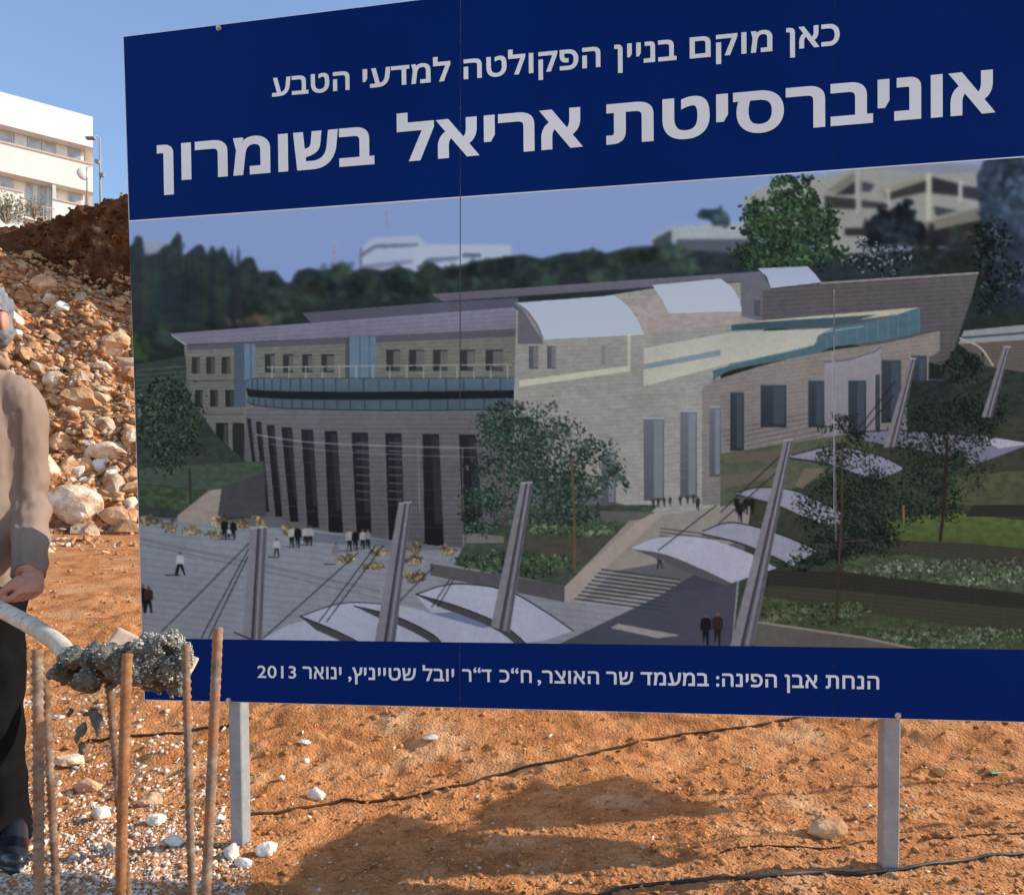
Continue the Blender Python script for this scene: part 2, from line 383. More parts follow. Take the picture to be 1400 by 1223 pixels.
bm_obj('balcony_railing', bmr, M['pink_trim'], bld)
bbox('balcony_slab', x_rec0 - 0.2, x_rec1 + 0.2, -0.2, 0.6, 24.4, 24.55, M['render_cream'])

# ------------------------------------------------------------------ lamp post and traffic mirror on the crest
M['lamp_metal'] = surf('lamp_post_paint', [(0.3, (0.22, 0.22, 0.22)), (0.7, (0.32, 0.32, 0.31))], 8, 0.6)
b = W(138, 300, 40.0); top = W(136.5, 189, 40.0)
lamp = empty('lamp_post', (b.x, b.y, b.z - 0.6), 'tall grey lamp post with one arm beside the white building', 'lamp post')
V_, F_ = tube([(b.x, b.y, b.z - 0.6), ((b.x + top.x) / 2, b.y, (b.z + top.z) / 2), tuple(top)], [0.07, 0.055, 0.04], 8); mesh_obj('pole', V_, F_, M['lamp_metal'], lamp, True)
e = W(126, 188, 39.5); V_, F_ = tube([tuple(top), tuple(W(131, 186, 39.8)), tuple(e)], 0.035, 6); mesh_obj('arm', V_, F_, M['lamp_metal'], lamp, True)
bm = bmesh.new(); add_box(bm, (0, 0, 0), (0.5, 0.22, 0.12), Matrix.Translation(W(124, 189, 39.5)), 0.03); bm_obj('lantern', bm, M['lamp_metal'], lamp)
for px, py in ((133.5, 221), (139.5, 239)):
    bm = bmesh.new(); add_box(bm, (0, 0, 0), (0.26, 0.2, 0.2), Matrix.Translation(W(px, py, 39.9)) @ Matrix.Rotation(0.4, 4, 'Y'), 0.03); bm_obj('junction_box', bm, M['lamp_metal'], lamp)
b = W(119.5, 300, 38.0); t = W(118.5, 229, 38.0)
mir = empty('traffic_mirror', (b.x, b.y, b.z - 0.6), 'round traffic mirror on a thin pole beside the white building', 'mirror')
V_, F_ = tube([(b.x, b.y, b.z - 0.6), tuple(t), tuple(W(124, 228, 38.1))], 0.03, 6); mesh_obj('pole', V_, F_, M['lamp_metal'], mir, True)
c = W(113.5, 238, 37.9)
V_, F_ = tube([c + Vector((-.05, 0.05, 0)), c, c + Vector((0.03, -0.03, 0))], [0.20, 0.30, 0.27], 20); mesh_obj('mirror_head', V_, F_, M['win_frame'], mir, True)

# dry brush in front of the building's foot
M['twig'] = surf('dry_brush', [(0.3, (0.30, 0.25, 0.17)), (0.7, (0.45, 0.40, 0.30))], 5, 0.9)
M['dull_leaf'] = surf('dusty_leaf', [(0.3, (0.14, 0.15, 0.08)), (0.7, (0.28, 0.27, 0.17))], 5, 0.9)
def shrub(px, py, d, size, n, seed, label):
    r = random.Random(seed); base = W(px, py, d)
    root = empty('dry_shrub', base, label, 'shrub')
    V, Fc = [], []; LV, LF = [], []
    for i in range(n):
        a = r.uniform(0, 6.28); e = r.uniform(0.5, 1.5); ln = size * r.uniform(0.5, 1.1)
        tip = base + Vector((math.cos(a) * math.cos(e), math.sin(a) * math.cos(e), math.sin(e))) * ln
        mid = (base + tip) / 2 + Vector((r.uniform(-.1, .1), r.uniform(-.1, .1), r.uniform(0, .12))) * size
        v, f = tube([base, mid, tip], [0.02, 0.014, 0.006], 4, False); o = len(V); V += v; Fc += [tuple(q + o for q in k) for k in f]
        for j in range(9):
            p = mid.lerp(tip, r.random()) + Vector((r.uniform(-1, 1), r.uniform(-1, 1), r.uniform(-1, 1))) * 0.10 * size
            u = Vector((r.uniform(-1, 1), r.uniform(-1, 1), r.uniform(-1, 1))).normalized() * 0.045 * size; w = u.cross(Vector((r.uniform(-1, 1), 1, 0.2))).normalized() * 0.02 * size
            o = len(LV); LV += [p - u, p + w, p + u, p - w]; LF.append((o, o + 1, o + 2, o + 3))
    mesh_obj('stems', V, Fc, M['twig'], root); setp(mesh_obj('leaves', LV, LF, M['dull_leaf'], root), kind='stuff')
shrub(8, 306, 33, 1.5, 60, 1, 'greyish dry shrub below the left window strip of the white building')
shrub(47, 300, 32, 1.0, 45, 2, 'low dry shrub under the balcony of the white building')

# ------------------------------------------------------------------ the picture printed on the sign: drawn as flat ink, colours per grid point
OX, OY, PW, PH = 168, 200, 1276, 700
IMG = np.zeros((PH, PW, 3))
def blend(x0, y0, cov, col):
    h, w = cov.shape
    a0, b0 = max(0, x0), max(0, y0); a1, b1 = min(PW, x0 + w), min(PH, y0 + h)
    if a1 <= a0 or b1 <= b0: return
    c = cov[b0 - y0:b1 - y0, a0 - x0:a1 - x0, None]
    if isinstance(col, np.ndarray) and col.ndim == 3: col = col[b0 - y0:b1 - y0, a0 - x0:a1 - x0]
    IMG[b0:b1, a0:a1] = IMG[b0:b1, a0:a1] * (1 - c) + np.asarray(col, float) * c

def poly(pts, col, alpha=1.0, col2=None, tex=0.0, lines=0.0, lstep=5.0, lslope=0.0):
    """filled polygon in photograph pixels; col2 = colour at its bottom, tex = grain, lines = faint courses"""
    P = np.array(pts, float) - (OX, OY)
    x0, y0 = np.floor(P.min(0)).astype(int) - 1; x1, y1 = np.ceil(P.max(0)).astype(int) + 1
    x0 = max(x0, -2); y0 = max(y0, -2); x1 = min(x1, PW + 2); y1 = min(y1, PH + 2)
    if x1 <= x0 or y1 <= y0: return
    sx = np.arange(x0, x1, 1 / 3) + 1 / 6; sy = np.arange(y0, y1, 1 / 3) + 1 / 6
    X, Y = np.meshgrid(sx, sy); ins = np.zeros(X.shape, bool)
    for i in range(len(P)):
        ax, ay = P[i - 1]; bx, by = P[i]
        if ay == by: continue
        c = ((ay > Y) != (by > Y)) & (X < (bx - ax) * (Y - ay) / (by - ay) + ax); ins ^= c
    cov = ins.reshape(y1 - y0, 3, x1 - x0, 3).mean((1, 3)) * alpha
    c = np.array(col, float)
    if col2 is not None or tex or lines:
        t = np.linspace(0, 1, y1 - y0)[:, None, None]
        c = c * (1 - t) + np.array(col2 if col2 is not None else col, float) * t
        c = np.broadcast_to(c, (y1 - y0, x1 - x0, 3)).copy()
        gx_, gy_ = np.meshgrid(np.arange(x0, x1), np.arange(y0, y1))
        if tex: c *= 1 + tex * (fbm(gx_ / 9.0, gy_ / 5.0, 5, 3) + 0.6 * (rng.random(gx_.shape)[...] - 0.5))[..., None]
        if lines:
            ph = ((gy_ + OY + (gx_ + OX) * lslope) % lstep) / lstep
            c *= (1 - lines * (ph < 0.25))[..., None]
    blend(x0, y0, cov, c)

def line(pts, w, col, alpha=1.0):
    for (ax, ay), (bx, by) in zip(pts[:-1], pts[1:]):
        d = math.hypot(bx - ax, by - ay) or 1; nx, ny = -(by - ay) / d * w / 2, (bx - ax) / d * w / 2
        poly([(ax + nx, ay + ny), (bx + nx, by + ny), (bx - nx, by - ny), (ax - nx, ay - ny)], col, alpha)

def rect(x0, y0, x1, y1, col, **k): poly([(x0, y0), (x1, y0), (x1, y1), (x0, y1)], col, **k)

def leaves(cx, cy, rx, ry, n, size, cols, flat=False, alpha=0.8, gauss=False):
    subs = []
    for i in range(max(7, n // 22)):
        a = rng.random() * 6.283; r_ = math.sqrt(rng.random()); subs.append((math.cos(a) * r_ * .92, math.sin(a) * r_ * .92, 0.7 + 0.6 * rng.random()))
    for i in range(n):
        sx_, sy_, lum = subs[int(rng.random() * len(subs))]; dx, dy = rng.normal(0, 0.16 if n > 100 else 0.28, 2); dx += sx_; dy += sy_
        x, y = cx + dx * rx - OX, cy + dy * ry - OY
        s = size * (0.5 + rng.random()); ix, iy = int(x - s - 1), int(y - s - 1); k = int(2 * s + 3)
        if k < 2: continue
        yy, xx = np.mgrid[0:k, 0:k]
        ang = rng.random() * 3.14; ca, sa = math.cos(ang), math.sin(ang)
        u = (xx + ix - x) * ca + (yy + iy - y) * sa; v = -(xx + ix - x) * sa + (yy + iy - y) * ca
        cov = np.clip(1.3 - np.sqrt((u / s) ** 2 + (v / (s * 0.55)) ** 2), 0, 0.35) / 0.35 * alpha
        c = np.array(cols[int(rng.random() * len(cols))], float) * (0.85 + 0.3 * rng.random()) * lum
        blend(ix, iy, cov, c)

def blur(region, sig):
    x0, y0, x1, y1 = region; x0 -= OX; x1 -= OX; y0 -= OY; y1 -= OY
    x0, y0 = max(0, x0), max(0, y0); x1, y1 = min(PW, x1), min(PH, y1)
    k = int(3 * sig) + 1; w = np.exp(-0.5 * (np.arange(-k, k + 1) / sig) ** 2); w /= w.sum()
    a = np.pad(IMG[y0:y1, x0:x1], ((k, k), (k, k), (0, 0)), mode='edge')
    a = sum(w[i] * a[i:i + (y1 - y0)] for i in range(2 * k + 1)); a = sum(w[i] * a[:, i:i + (x1 - x0)] for i in range(2 * k + 1))
    IMG[y0:y1, x0:x1] = a

def curve2(pts, m=8):
    return [(p.x, p.y) for p in catmull([(a, b_, 0) for a, b_ in pts], m)]

def man2(x, y, h, top, bot, walk=0.0):
    w = h * 0.17
    poly([(x - w * .55, y), (x - w * .5 - walk * w, y), (x - w * .6, y - h * .5), (x + w * .6, y - h * .5), (x + w * .5 + walk * w, y), (x + w * .15 + walk * w, y), (x, y - h * .4)], bot)
    poly([(x - w, y - h * .48), (x - w * .9, y - h * .8), (x - w * .4, y - h * .86), (x + w * .4, y - h * .86), (x + w * .9, y - h * .8), (x + w, y - h * .48)], top)
    poly([(x - w * .35, y - h * .87), (x - w * .35, y - h * .97), (x, y - h), (x + w * .35, y - h * .97), (x + w * .35, y - h * .87)], (96, 82, 74))

# -- far background, blurred
rect(168, 200, 1444, 900, (134, 154, 196), col2=(110, 140, 190))
rect(183, 330, 232, 376, (134, 142, 162)); rect(183, 347, 232, 352, (110, 118, 135)); rect(205, 348, 228, 360, (120, 128, 145))
poly([(493, 340), (510, 325), (572, 322), (585, 336), (590, 376), (493, 376)], (160, 172, 196)); poly([(495, 345), (512, 334), (572, 332), (572, 337), (512, 340), (495, 352)], (105, 115, 140)); poly([(495, 362), (580, 352), (580, 358), (495, 370)], (125, 135, 160))
poly([(565, 338), (585, 334), (699, 335), (699, 352), (690, 362), (565, 376)], (166, 178, 198)); rect(632, 346, 658, 352, (90, 102, 125)); poly([(585, 352), (628, 350), (628, 355), (575, 362)], (105, 118, 140)); rect(662, 352, 690, 357, (110, 122, 145))
rect(455, 330, 459, 372, (140, 140, 165)); rect(455, 342, 459, 348, (150, 120, 135)); rect(492, 338, 495, 372, (100, 105, 130)); rect(527, 287, 530, 312, (135, 135, 165))
# campus on the right, behind
poly([(893, 322), (918, 309), (1012, 305), (1030, 312), (1030, 330), (893, 330)], (150, 160, 168)); rect(925, 327, 1030, 344, (84, 94, 104)); poly([(893, 328), (918, 314), (918, 340), (893, 338)], (70, 80, 92)); leaves(975, 298, 26, 11, 160, 4, [(46, 62, 76), (60, 78, 88)])
poly([(1018, 272), (1040, 256), (1140, 238), (1172, 228), (1352, 232), (1346, 330), (1150, 348), (1018, 310)], (142, 145, 142))
poly([(1128, 262), (1172, 232), (1176, 262)], (120, 118, 112)); poly([(1150, 262), (1171, 247), (1171, 266), (1140, 266)], (52, 56, 62)); poly([(1178, 248), (1196, 252), (1190, 262), (1178, 262)], (72, 76, 84))
poly([(1172, 228), (1272, 238), (1346, 236), (1346, 224), (1180, 222)], (128, 134, 150)); poly([(1196, 262), (1270, 236), (1272, 256), (1220, 270)], (136, 134, 124)); poly([(1210, 266), (1268, 246), (1268, 262), (1212, 274)], (62, 62, 62))
poly([(1274, 242), (1312, 252), (1312, 268), (1274, 264)], (54, 55, 58)); poly([(1316, 254), (1346, 258), (1340, 274), (1316, 270)], (58, 62, 70)); rect(1266, 236, 1273, 314, (168, 168, 160)); rect(1212, 258, 1217, 285, (165, 165, 158)); rect(1310, 246, 1316, 276, (160, 162, 158)); rect(1169, 232, 1174, 292, (160, 162, 158))
poly([(1128, 268), (1170, 272), (1170, 286), (1128, 284)], (60, 62, 62)); poly([(1178, 274), (1212, 278), (1212, 284), (1178, 284)], (66, 68, 72)); poly([(1276, 282), (1310, 288), (1280, 296)], (70, 72, 78)); poly([(1258, 306), (1345, 282), (1345, 300), (1258, 318)], (118, 116, 108))
rect(1155, 312, 1216, 322, (52, 52, 56)); poly([(1183, 298), (1193, 306), (1187, 312), (1180, 306)], (72, 62, 66)); poly([(1262, 318), (1345, 300), (1345, 340), (1262, 336)], (46, 46, 48)); rect(1020, 285, 1040, 300, (58, 62, 70)); poly([(1020, 300), (1045, 292), (1045, 310), (1020, 310)], (150, 150, 146))
# tree line
tl = [(168, 335), (180, 336), (186, 322), (194, 324), (198, 350), (214, 346), (222, 338), (232, 334), (243, 317), (248, 322), (250, 350), (256, 346), (268, 336), (276, 334), (283, 348), (290, 335), (297, 345), (306, 336), (316, 358), (324, 366), (335, 352), (346, 352), (354, 372), (376, 370), (390, 386), (398, 386), (408, 370), (422, 366), (440, 370), (462, 366), (478, 372), (500, 366), (522, 370), (545, 364), (570, 372), (590, 358), (612, 372), (632, 362), (655, 356), (690, 352), (716, 348), (740, 354), (770, 346), (800, 344), (830, 346), (860, 338), (895, 336), (940, 342), (1000, 345), (1040, 345), (1150, 348), (1420, 330), (1440, 330), (1440, 520), (168, 520)]
poly(tl, (50, 62, 70), col2=(38, 44, 40), tex=0.25)
for cx, cy, rx, ry in [(215, 400, 60, 55), (300, 400, 70, 45), (380, 405, 60, 36), (450, 395, 60, 28), (520, 390, 50, 22), (600, 385, 60, 18), (700, 375, 60, 20), (800, 365, 60, 18), (900, 355, 50, 14)]:
    leaves(cx, cy, rx, ry, 130, 7, [(42, 58, 58), (54, 70, 62), (34, 40, 44), (48, 52, 46), (60, 78, 64)], alpha=0.5)
for x_ in range(182, 330, 9):
    yt = 330 + 20 * rng.random(); poly([(x_, yt), (x_ + 4, yt + 30), (x_ + 5, 440), (x_ - 5, 440), (x_ - 4, yt + 28)], (36 + 18 * rng.random(), 46 + 16 * rng.random(), 56 + 8 * rng.random()), alpha=0.7)
leaves(190, 470, 14, 18, 40, 5, [(60, 84, 48), (48, 66, 42)], alpha=0.6); leaves(352, 438, 30, 6, 40, 4, [(86, 74, 66), (72, 66, 62)], alpha=0.6)
leaves(1222, 315, 36, 36, 420, 5, [(34, 42, 52), (44, 52, 60), (28, 36, 42)], alpha=0.85)
poly([(1335, 240), (1350, 215), (1440, 205), (1440, 420), (1330, 420), (1345, 340)], (58, 72, 92), col2=(40, 50, 62), tex=0.25)
leaves(1392, 300, 55, 100, 700, 6, [(60, 76, 96), (44, 56, 70), (34, 44, 54), (72, 88, 106)], alpha=0.6); leaves(1310, 350, 60, 30, 300, 5, [(40, 46, 48), (50, 58, 54)], alpha=0.7)
blur((168, 200, 1444, 560), 1.9)
# bright tree and dark leafy shrubs in front of the campus
for cx, cy, rx, ry, n in [(1080, 262, 38, 22, 320), (1065, 300, 52, 32, 620), (1075, 340, 72, 28, 800), (1120, 300, 26, 40, 320), (1040, 345, 40, 18, 260)]:
    leaves(cx, cy, rx, ry, int(n * 1.7), 2.5, [(46, 68, 50), (58, 84, 56), (38, 54, 46), (70, 96, 66), (34, 46, 42)])
leaves(1200, 355, 46, 24, 520, 1.6, [(34, 40, 46), (44, 52, 58), (128, 138, 150), (28, 32, 36), (60, 70, 76)]); leaves(1182, 335, 16, 14, 130, 1.6, [(120, 130, 140), (36, 42, 46)])
leaves(1362, 360, 34, 62, 700, 2.4, [(26, 32, 34), (36, 46, 46), (20, 26, 28), (60, 74, 80)]); leaves(1340, 400, 20, 26, 240, 2.2, [(28, 34, 34), (40, 50, 48)])
rect(168, 540, 1444, 900, (92, 94, 98))
# -- roofs behind
poly([(590, 402), (905, 380), (1040, 371), (1042, 384), (905, 392), (606, 413)], (106, 106, 122), col2=(96, 94, 106)); line([(600, 413), (905, 392), (1040, 384)], 1.6, (60, 60, 72))
poly([(413, 428), (590, 414), (708, 407), (714, 430), (560, 437), (425, 441)], (86, 88, 104))
poly([(233, 456), (560, 431), (702, 420), (710, 428), (710, 450), (255, 471)], (122, 121, 140), tex=0.04, col2=(114, 112, 130), lines=0.06, lstep=6, lslope=0.07)
poly([(233, 456), (255, 471), (256, 474), (236, 460)], (158, 156, 168))
# -- wall behind roofs and upper storey
poly([(252, 473), (710, 449), (712, 520), (340, 522), (330, 640), (285, 640), (254, 560)], (112, 113, 107), tex=0.05, lines=0.10, lstep=5.4, lslope=0.04)
poly([(254, 472), (710, 449), (710, 460), (258, 479)], (88, 88, 98))
poly([(252, 490), (330, 486), (333, 640), (296, 640), (254, 600)], (100, 103, 98), alpha=0.6, lines=0.12, lstep=5.4)
for a, b_ in ((262, 273), (282, 294), (303, 315)): rect(a, 488, b_, 511, (52, 54, 54)); rect(a + 7, 490, b_, 511, (78, 80, 76))
for a, b_ in ((266, 277), (287, 298), (308, 320)): rect(a, 533, b_, 556, (44, 48, 48)); rect(a + 7, 535, b_, 556, (64, 68, 66))
line([(256, 521), (335, 520)], 1.4, (72, 74, 72)); line([(260, 566), (335, 566)], 1.4, (72, 76, 70))
rect(295, 578, 312, 640, (38, 42, 42)); rect(318, 578, 334, 640, (44, 48, 48)); rect(306, 580, 311, 640, (70, 74, 70))
rect(320, 472, 336, 556, (76, 88, 104)); rect(334, 470, 349, 520, (98, 116, 136)); line([(343, 470), (343, 520)], 1.5, (66, 80, 96))
for a, b_ in ((362, 376), (387, 401), (413, 427), (439, 457)): rect(a, 484, b_, 509, (56, 58, 60)); rect(a + 8, 486, b_, 507, (92, 96, 94))
rect(472, 462, 484, 519, (74, 84, 92)); rect(478, 460, 514, 519, (98, 118, 136)); line([(492, 460), (492, 519)], 1.4, (72, 90, 108)); line([(505, 460), (505, 519)], 1.2, (76, 94, 110))
for a, b_ in ((528, 547), (559, 580), (592, 612), (629, 650), (664, 688)): rect(a, 478, b_, 507, (58, 60, 62)); rect(a + 10, 480, b_, 505, (96, 100, 98)); line([(a, 503), (b_, 503)], 1.2, (40, 42, 44))
# glazed balconies
bt = curve2([(335, 520), (352, 517), (420, 517), (560, 517), (710, 516)]); bb = curve2([(337, 530), (352, 533), (420, 535), (560, 535), (710, 533)])
poly(bt + bb[::-1], (88, 106, 122), col2=(78, 94, 108))
poly(bb + curve2([(338, 540), (352, 543), (420, 546), (560, 546), (710, 544)])[::-1], (36, 36, 44))
g0 = curve2([(338, 541), (352, 543), (420, 546), (560, 546), (710, 544)]); g1 = curve2([(337, 549), (356, 555), (420, 559), (560, 561), (710, 559)])
poly(g0 + g1[::-1], (78, 94, 104)); line(g1, 1.6, (46, 58, 66)); line(bt, 1.2, (60, 74, 86)); line(g0, 1.2, (50, 62, 70))
for i, x_ in enumerate([345, 352, 361, 372, 384, 397, 411, 426, 442, 459, 477, 497, 518, 540, 562, 586, 610, 634, 660, 684, 704]):
    line([(x_, 517), (x_, 535)], 1.2, (52, 62, 74)); line([(x_ + 2, 545), (x_ + 2, 559)], 1.2, (50, 62, 70))
line([(365, 502), (520, 500), (700, 498)], 1.3, (146, 146, 144))
for x_ in range(372, 700, 23): line([(x_, 500), (x_, 517)], 1.2, (150, 150, 146))
# -- curved lower wall with tall windows
wall_top = curve2([(336, 550), (356, 556), (420, 560), (560, 562), (710, 560)])
poly(wall_top + [(712, 745), (640, 750), (560, 740), (470, 726), (362, 706), (345, 640)], (106, 104, 110), col2=(88, 86, 92), tex=0.05, lines=0.09, lstep=6.5)
for (a, b_, t_, c_, d_, e_) in [(337, 343, 572, 352, 356, 695), (349, 357, 576, 362, 368, 700), (364, 375, 581, 376, 386, 706), (384, 399, 584, 396, 408, 713), (411, 428, 587, 420, 436, 721), (443, 461, 589, 449, 469, 728), (480, 503, 591, 487, 508, 731), (526, 549, 592, 531, 553, 738), (577, 600, 593, 580, 607, 746), (627, 650, 594, 632, 662, 730)]:
    poly([(a, t_), (b_, t_), (d_, e_), (c_, e_)], (42, 44, 52), col2=(32, 32, 36)); poly([(a + (b_ - a) * .55, t_ + 4), (b_ - 1, t_ + 4), (d_ - 1, e_ - 30), (c_ + (d_ - c_) * .55, e_ - 30)], (58, 62, 66), alpha=0.6)
    for q in range(6): line([(a + (c_ - a) * q / 6, t_ + (e_ - t_) * q / 6), (b_ + (d_ - b_) * q / 6, t_ + (e_ - t_) * q / 6)], 1.0, (66, 66, 72), 0.6)
    line([(c_, e_), (a, t_)], 1.0, (120, 116, 116), 0.7)
for x0_, x1_ in ((487, 505), (531, 550)):
    for q in range(8): line([(x0_, 605 + q * 11), (x1_, 606 + q * 11)], 1.6, (112, 122, 134), 0.55)
line(curve2([(350, 594), (420, 604), (520, 609), (640, 612), (730, 610)]), 2.2, (150, 150, 158), 0.55); line(curve2([(370, 607), (450, 616), (560, 622), (650, 625)]), 1.4, (146, 146, 152), 0.45)
line([(632, 612), (634, 748)], 1.6, (138, 132, 124), 0.6); line([(571, 600), (574, 700)], 1.5, (138, 130, 122), 0.6)
# -- middle block and white roofs
poly([(706, 424), (905, 392), (1046, 384), (1046, 450), (985, 510), (985, 700), (900, 705), (700, 640)], (142, 141, 137), tex=0.07, lines=0.04, lstep=5.5, lslope=0.05)
poly([(708, 412), (742, 466), (742, 470), (708, 470)], (100, 100, 110)); poly([(860, 420), (905, 405), (1013, 425), (1013, 440), (880, 458)], (150, 142, 140), tex=0.08)
for a, b_ in ((723, 736), (748, 760)): rect(a, 473, b_, 504, (88, 90, 98)); rect(a + 6, 474, b_, 502, (112, 114, 118))
rect(822, 472, 828, 498, (126, 126, 128)); rect(858, 458, 862, 508, (170, 168, 150)); poly([(710, 520), (858, 500), (858, 508), (710, 529)], (176, 174, 156))
roof1 = [(704, 414), (840, 404), (858, 418), (872, 438), (880, 457), (742, 464), (734, 444), (720, 425)]
poly(roof1, (176, 188, 206), col2=(186, 198, 214), tex=0.02); line([(704, 414), (720, 425), (734, 444), (742, 464)], 4, (112, 114, 126))
poly([(892, 390), (985, 381), (1000, 392), (1010, 408), (1014, 425), (915, 428), (905, 408)], (182, 194, 212), col2=(190, 200, 214), tex=0.02)
poly([(1012, 384), (1042, 372), (1054, 394), (1042, 440), (1014, 432)], (104, 104, 116)); rect(1031, 410, 1040, 432, (84, 86, 92))
poly([(1042, 397), (1122, 387), (1338, 373), (1328, 408), (1300, 492), (1290, 500), (1042, 442)], (96, 92, 96), col2=(88, 88, 92), tex=0.05, lines=0.10, lstep=6, lslope=0.06)
line([(1122, 387), (1338, 373)], 2.2, (150, 140, 140)); poly([(1036, 367), (1104, 364), (1114, 374), (1123, 386), (1054, 394), (1048, 378)], (160, 172, 200), col2=(176, 186, 206))
# terrace, teal glass
poly([(880, 476), (1000, 454), (1150, 448), (1128, 458), (1112, 472), (1060, 484), (985, 500), (880, 528)], (160, 164, 156), col2=(172, 172, 160))
poly([(1000, 446), (1042, 438), (1258, 420), (1258, 426), (1150, 440), (1042, 446)], (166, 166, 150)); poly([(1000, 444), (1042, 440), (1200, 430), (1140, 446), (1000, 452)], (66, 86, 100)); poly([(880, 498), (985, 478), (985, 486), (880, 505)], (120, 136, 148))
poly(curve2([(975, 506), (1040, 488), (1108, 474), (1120, 458), (1150, 446), (1205, 436), (1258, 420)]) + curve2([(1258, 455), (1205, 466), (1142, 474), (1116, 483), (1060, 494), (1000, 506), (975, 520)]), (82, 108, 122), col2=(76, 102, 112), tex=0.05)
for x_ in range(1130, 1258, 14): line([(x_, 452 - (x_ - 1130) * .22), (x_, 474 - (x_ - 1130) * .14)], 1.0, (110, 130, 140), 0.6)
line(curve2([(975, 505), (1040, 488), (1108, 473), (1122, 456), (1180, 446)]), 1.6, (150, 164, 168), 0.7)
# right lower wall
poly(curve2([(975, 520), (1060, 495), (1142, 478), (1205, 470), (1285, 452)]) + [(1285, 480), (1270, 488), (1268, 590), (1190, 640), (985, 690), (960, 690), (960, 530)], (132, 126, 122), col2=(118, 114, 114), tex=0.05, lines=0.06, lstep=5.5, lslope=0.12)
poly([(1127, 495), (1160, 492), (1195, 478), (1204, 474), (1204, 612), (1127, 612)], (138, 136, 144), col2=(120, 118, 126)); line([(1127, 495), (1160, 492), (1197, 480), (1204, 474)], 2, (92, 96, 108)); line([(1139, 480), (1141, 600)], 4, (150, 152, 152), 0.55)
for (a, b_, t_, e_) in [(1040, 1075, 526, 584), (1105, 1127, 520, 584), (1160, 1184, 520, 604), (1197, 1203, 512, 588), (1205, 1232, 492, 578), (1246, 1267, 486, 560), (998, 1017, 536, 616), (970, 986, 556, 652), (930, 953, 562, 680), (880, 908, 572, 684), (822, 842, 618, 690)]:
    c = (62, 70, 80) if a > 990 else (104, 108, 118)
    rect(a, t_, b_, e_, c, col2=tuple(v * 0.8 for v in c)); rect(a + (b_ - a) * .5, t_ + 3, b_ - 2, e_ - 4, tuple(v * 1.25 for v in c), alpha=0.6); line([(a, t_), (b_, t_)], 2, tuple(v * 1.5 for v in c), 0.7)
for q in range(7): line([(985 + q * 3, 590 + q * 6), (1125, 560 + q * 7)], 1.4, (66, 66, 74), 0.5)
for q in range(5): line([(905, 612 + q * 12), (955, 600 + q * 12)], 2.0, (112, 112, 120), 0.4)
# far right: path, awnings
poly([(1318, 452), (1440, 440), (1440, 470), (1310, 470)], (132, 138, 140)); poly([(1310, 470), (1440, 462), (1440, 520), (1360, 520), (1345, 496)], (98, 92, 88), lines=0.1, lstep=4); line([(1312, 462), (1440, 452)], 3, (72, 80, 92)); line(curve2([(1312, 462), (1340, 475), (1358, 500)]), 2.4, (158, 156, 146))
poly([(1268, 590), (1300, 480), (1345, 500), (1440, 515), (1440, 700), (1250, 700)], (52, 60, 56), tex=0.2)
rect(1240, 520, 1300, 640, (46, 54, 52), tex=0.2)
# -- left garden
poly([(183, 498), (254, 486), (256, 540), (300, 600), (360, 650), (362, 706), (300, 712), (188, 705)], (54, 66, 62), col2=(58, 64, 60), tex=0.2)
for q in range(6): line([(186, 506 + q * 7), (262, 500 + q * 7)], 2.2, (92, 98, 88), 0.5)
poly([(190, 640), (360, 630), (362, 655), (300, 672), (190, 660)], (70, 82, 70), tex=0.15); poly([(189, 662), (290, 672), (262, 700), (189, 690)], (64, 78, 58), tex=0.3)
leaves(232, 580, 44, 62, 2600, 1.6, [(30, 40, 36), (42, 56, 44), (54, 72, 52), (24, 30, 30), (78, 92, 74)]); leaves(205, 560, 22, 40, 300, 2.0, [(30, 40, 36), (92, 104, 86), (44, 58, 46)])
line([(259, 640), (261, 690)], 3, (58, 52, 48)); line([(262, 630), (290, 614)], 1.4, (80, 70, 64)); line([(242, 655), (256, 640)], 1.4, (80, 70, 64))
poly([(243, 704), (286, 670), (303, 668), (298, 706), (290, 722), (240, 718)], (140, 128, 122), tex=0.06); poly([(303, 668), (345, 650), (362, 642), (364, 706), (298, 706)], (72, 70, 76), tex=0.06)
# -- plaza
poly([(186, 708), (300, 716), (430, 724), (560, 742), (640, 750), (700, 780), (790, 822), (1000, 800), (1060, 700), (1110, 660), (1110, 900), (186, 900)], (124, 126, 134), col2=(128, 130, 140), tex=0.03, lines=0.05, lstep=9, lslope=-0.12)
line([(188, 736), (360, 772), (520, 808)], 4, (104, 106, 116), 0.6); line([(188, 742), (360, 780), (520, 818)], 1.4, (96, 98, 108), 0.7)
poly([(380, 722), (560, 742), (640, 752), (560, 752), (400, 738)], (84, 92, 104), alpha=0.6)
for x_, y_, s_ in [(205, 711, 13), (232, 719, 13), (263, 724, 12), (292, 730, 11), (297, 712, 11), (330, 716, 11), (352, 712, 9), (395, 722, 9), (470, 762, 13), (520, 752, 13), (512, 774, 14), (566, 748, 13), (566, 765, 13), (562, 784, 14), (610, 752, 11), (570, 790, 10), (668, 800, 9)]:
    leaves(x_, y_, s_ * .9, 6, 90, 2.0, [(124, 112, 90), (146, 130, 100), (98, 88, 74), (82, 74, 64)])
K_ = (28, 28, 32)
for x_, y_, h_, t_ in [(307, 738, 30, K_), (319, 738, 28, K_), (313, 737, 16, (150, 150, 152)), (399, 748, 30, (150, 148, 146)), (407, 749, 31, K_), (418, 746, 28, (146, 144, 146)), (424, 746, 28, (138, 136, 140)), (478, 754, 32, (140, 138, 140)), (486, 753, 30, K_), (496, 751, 28, (146, 142, 140)), (503, 750, 27, (120, 116, 118))]:
    man2(x_, y_, h_, t_, K_); line([(x_ - 14, y_ - 1), (x_, y_ - 1)], 2, (78, 80, 90), 0.6)
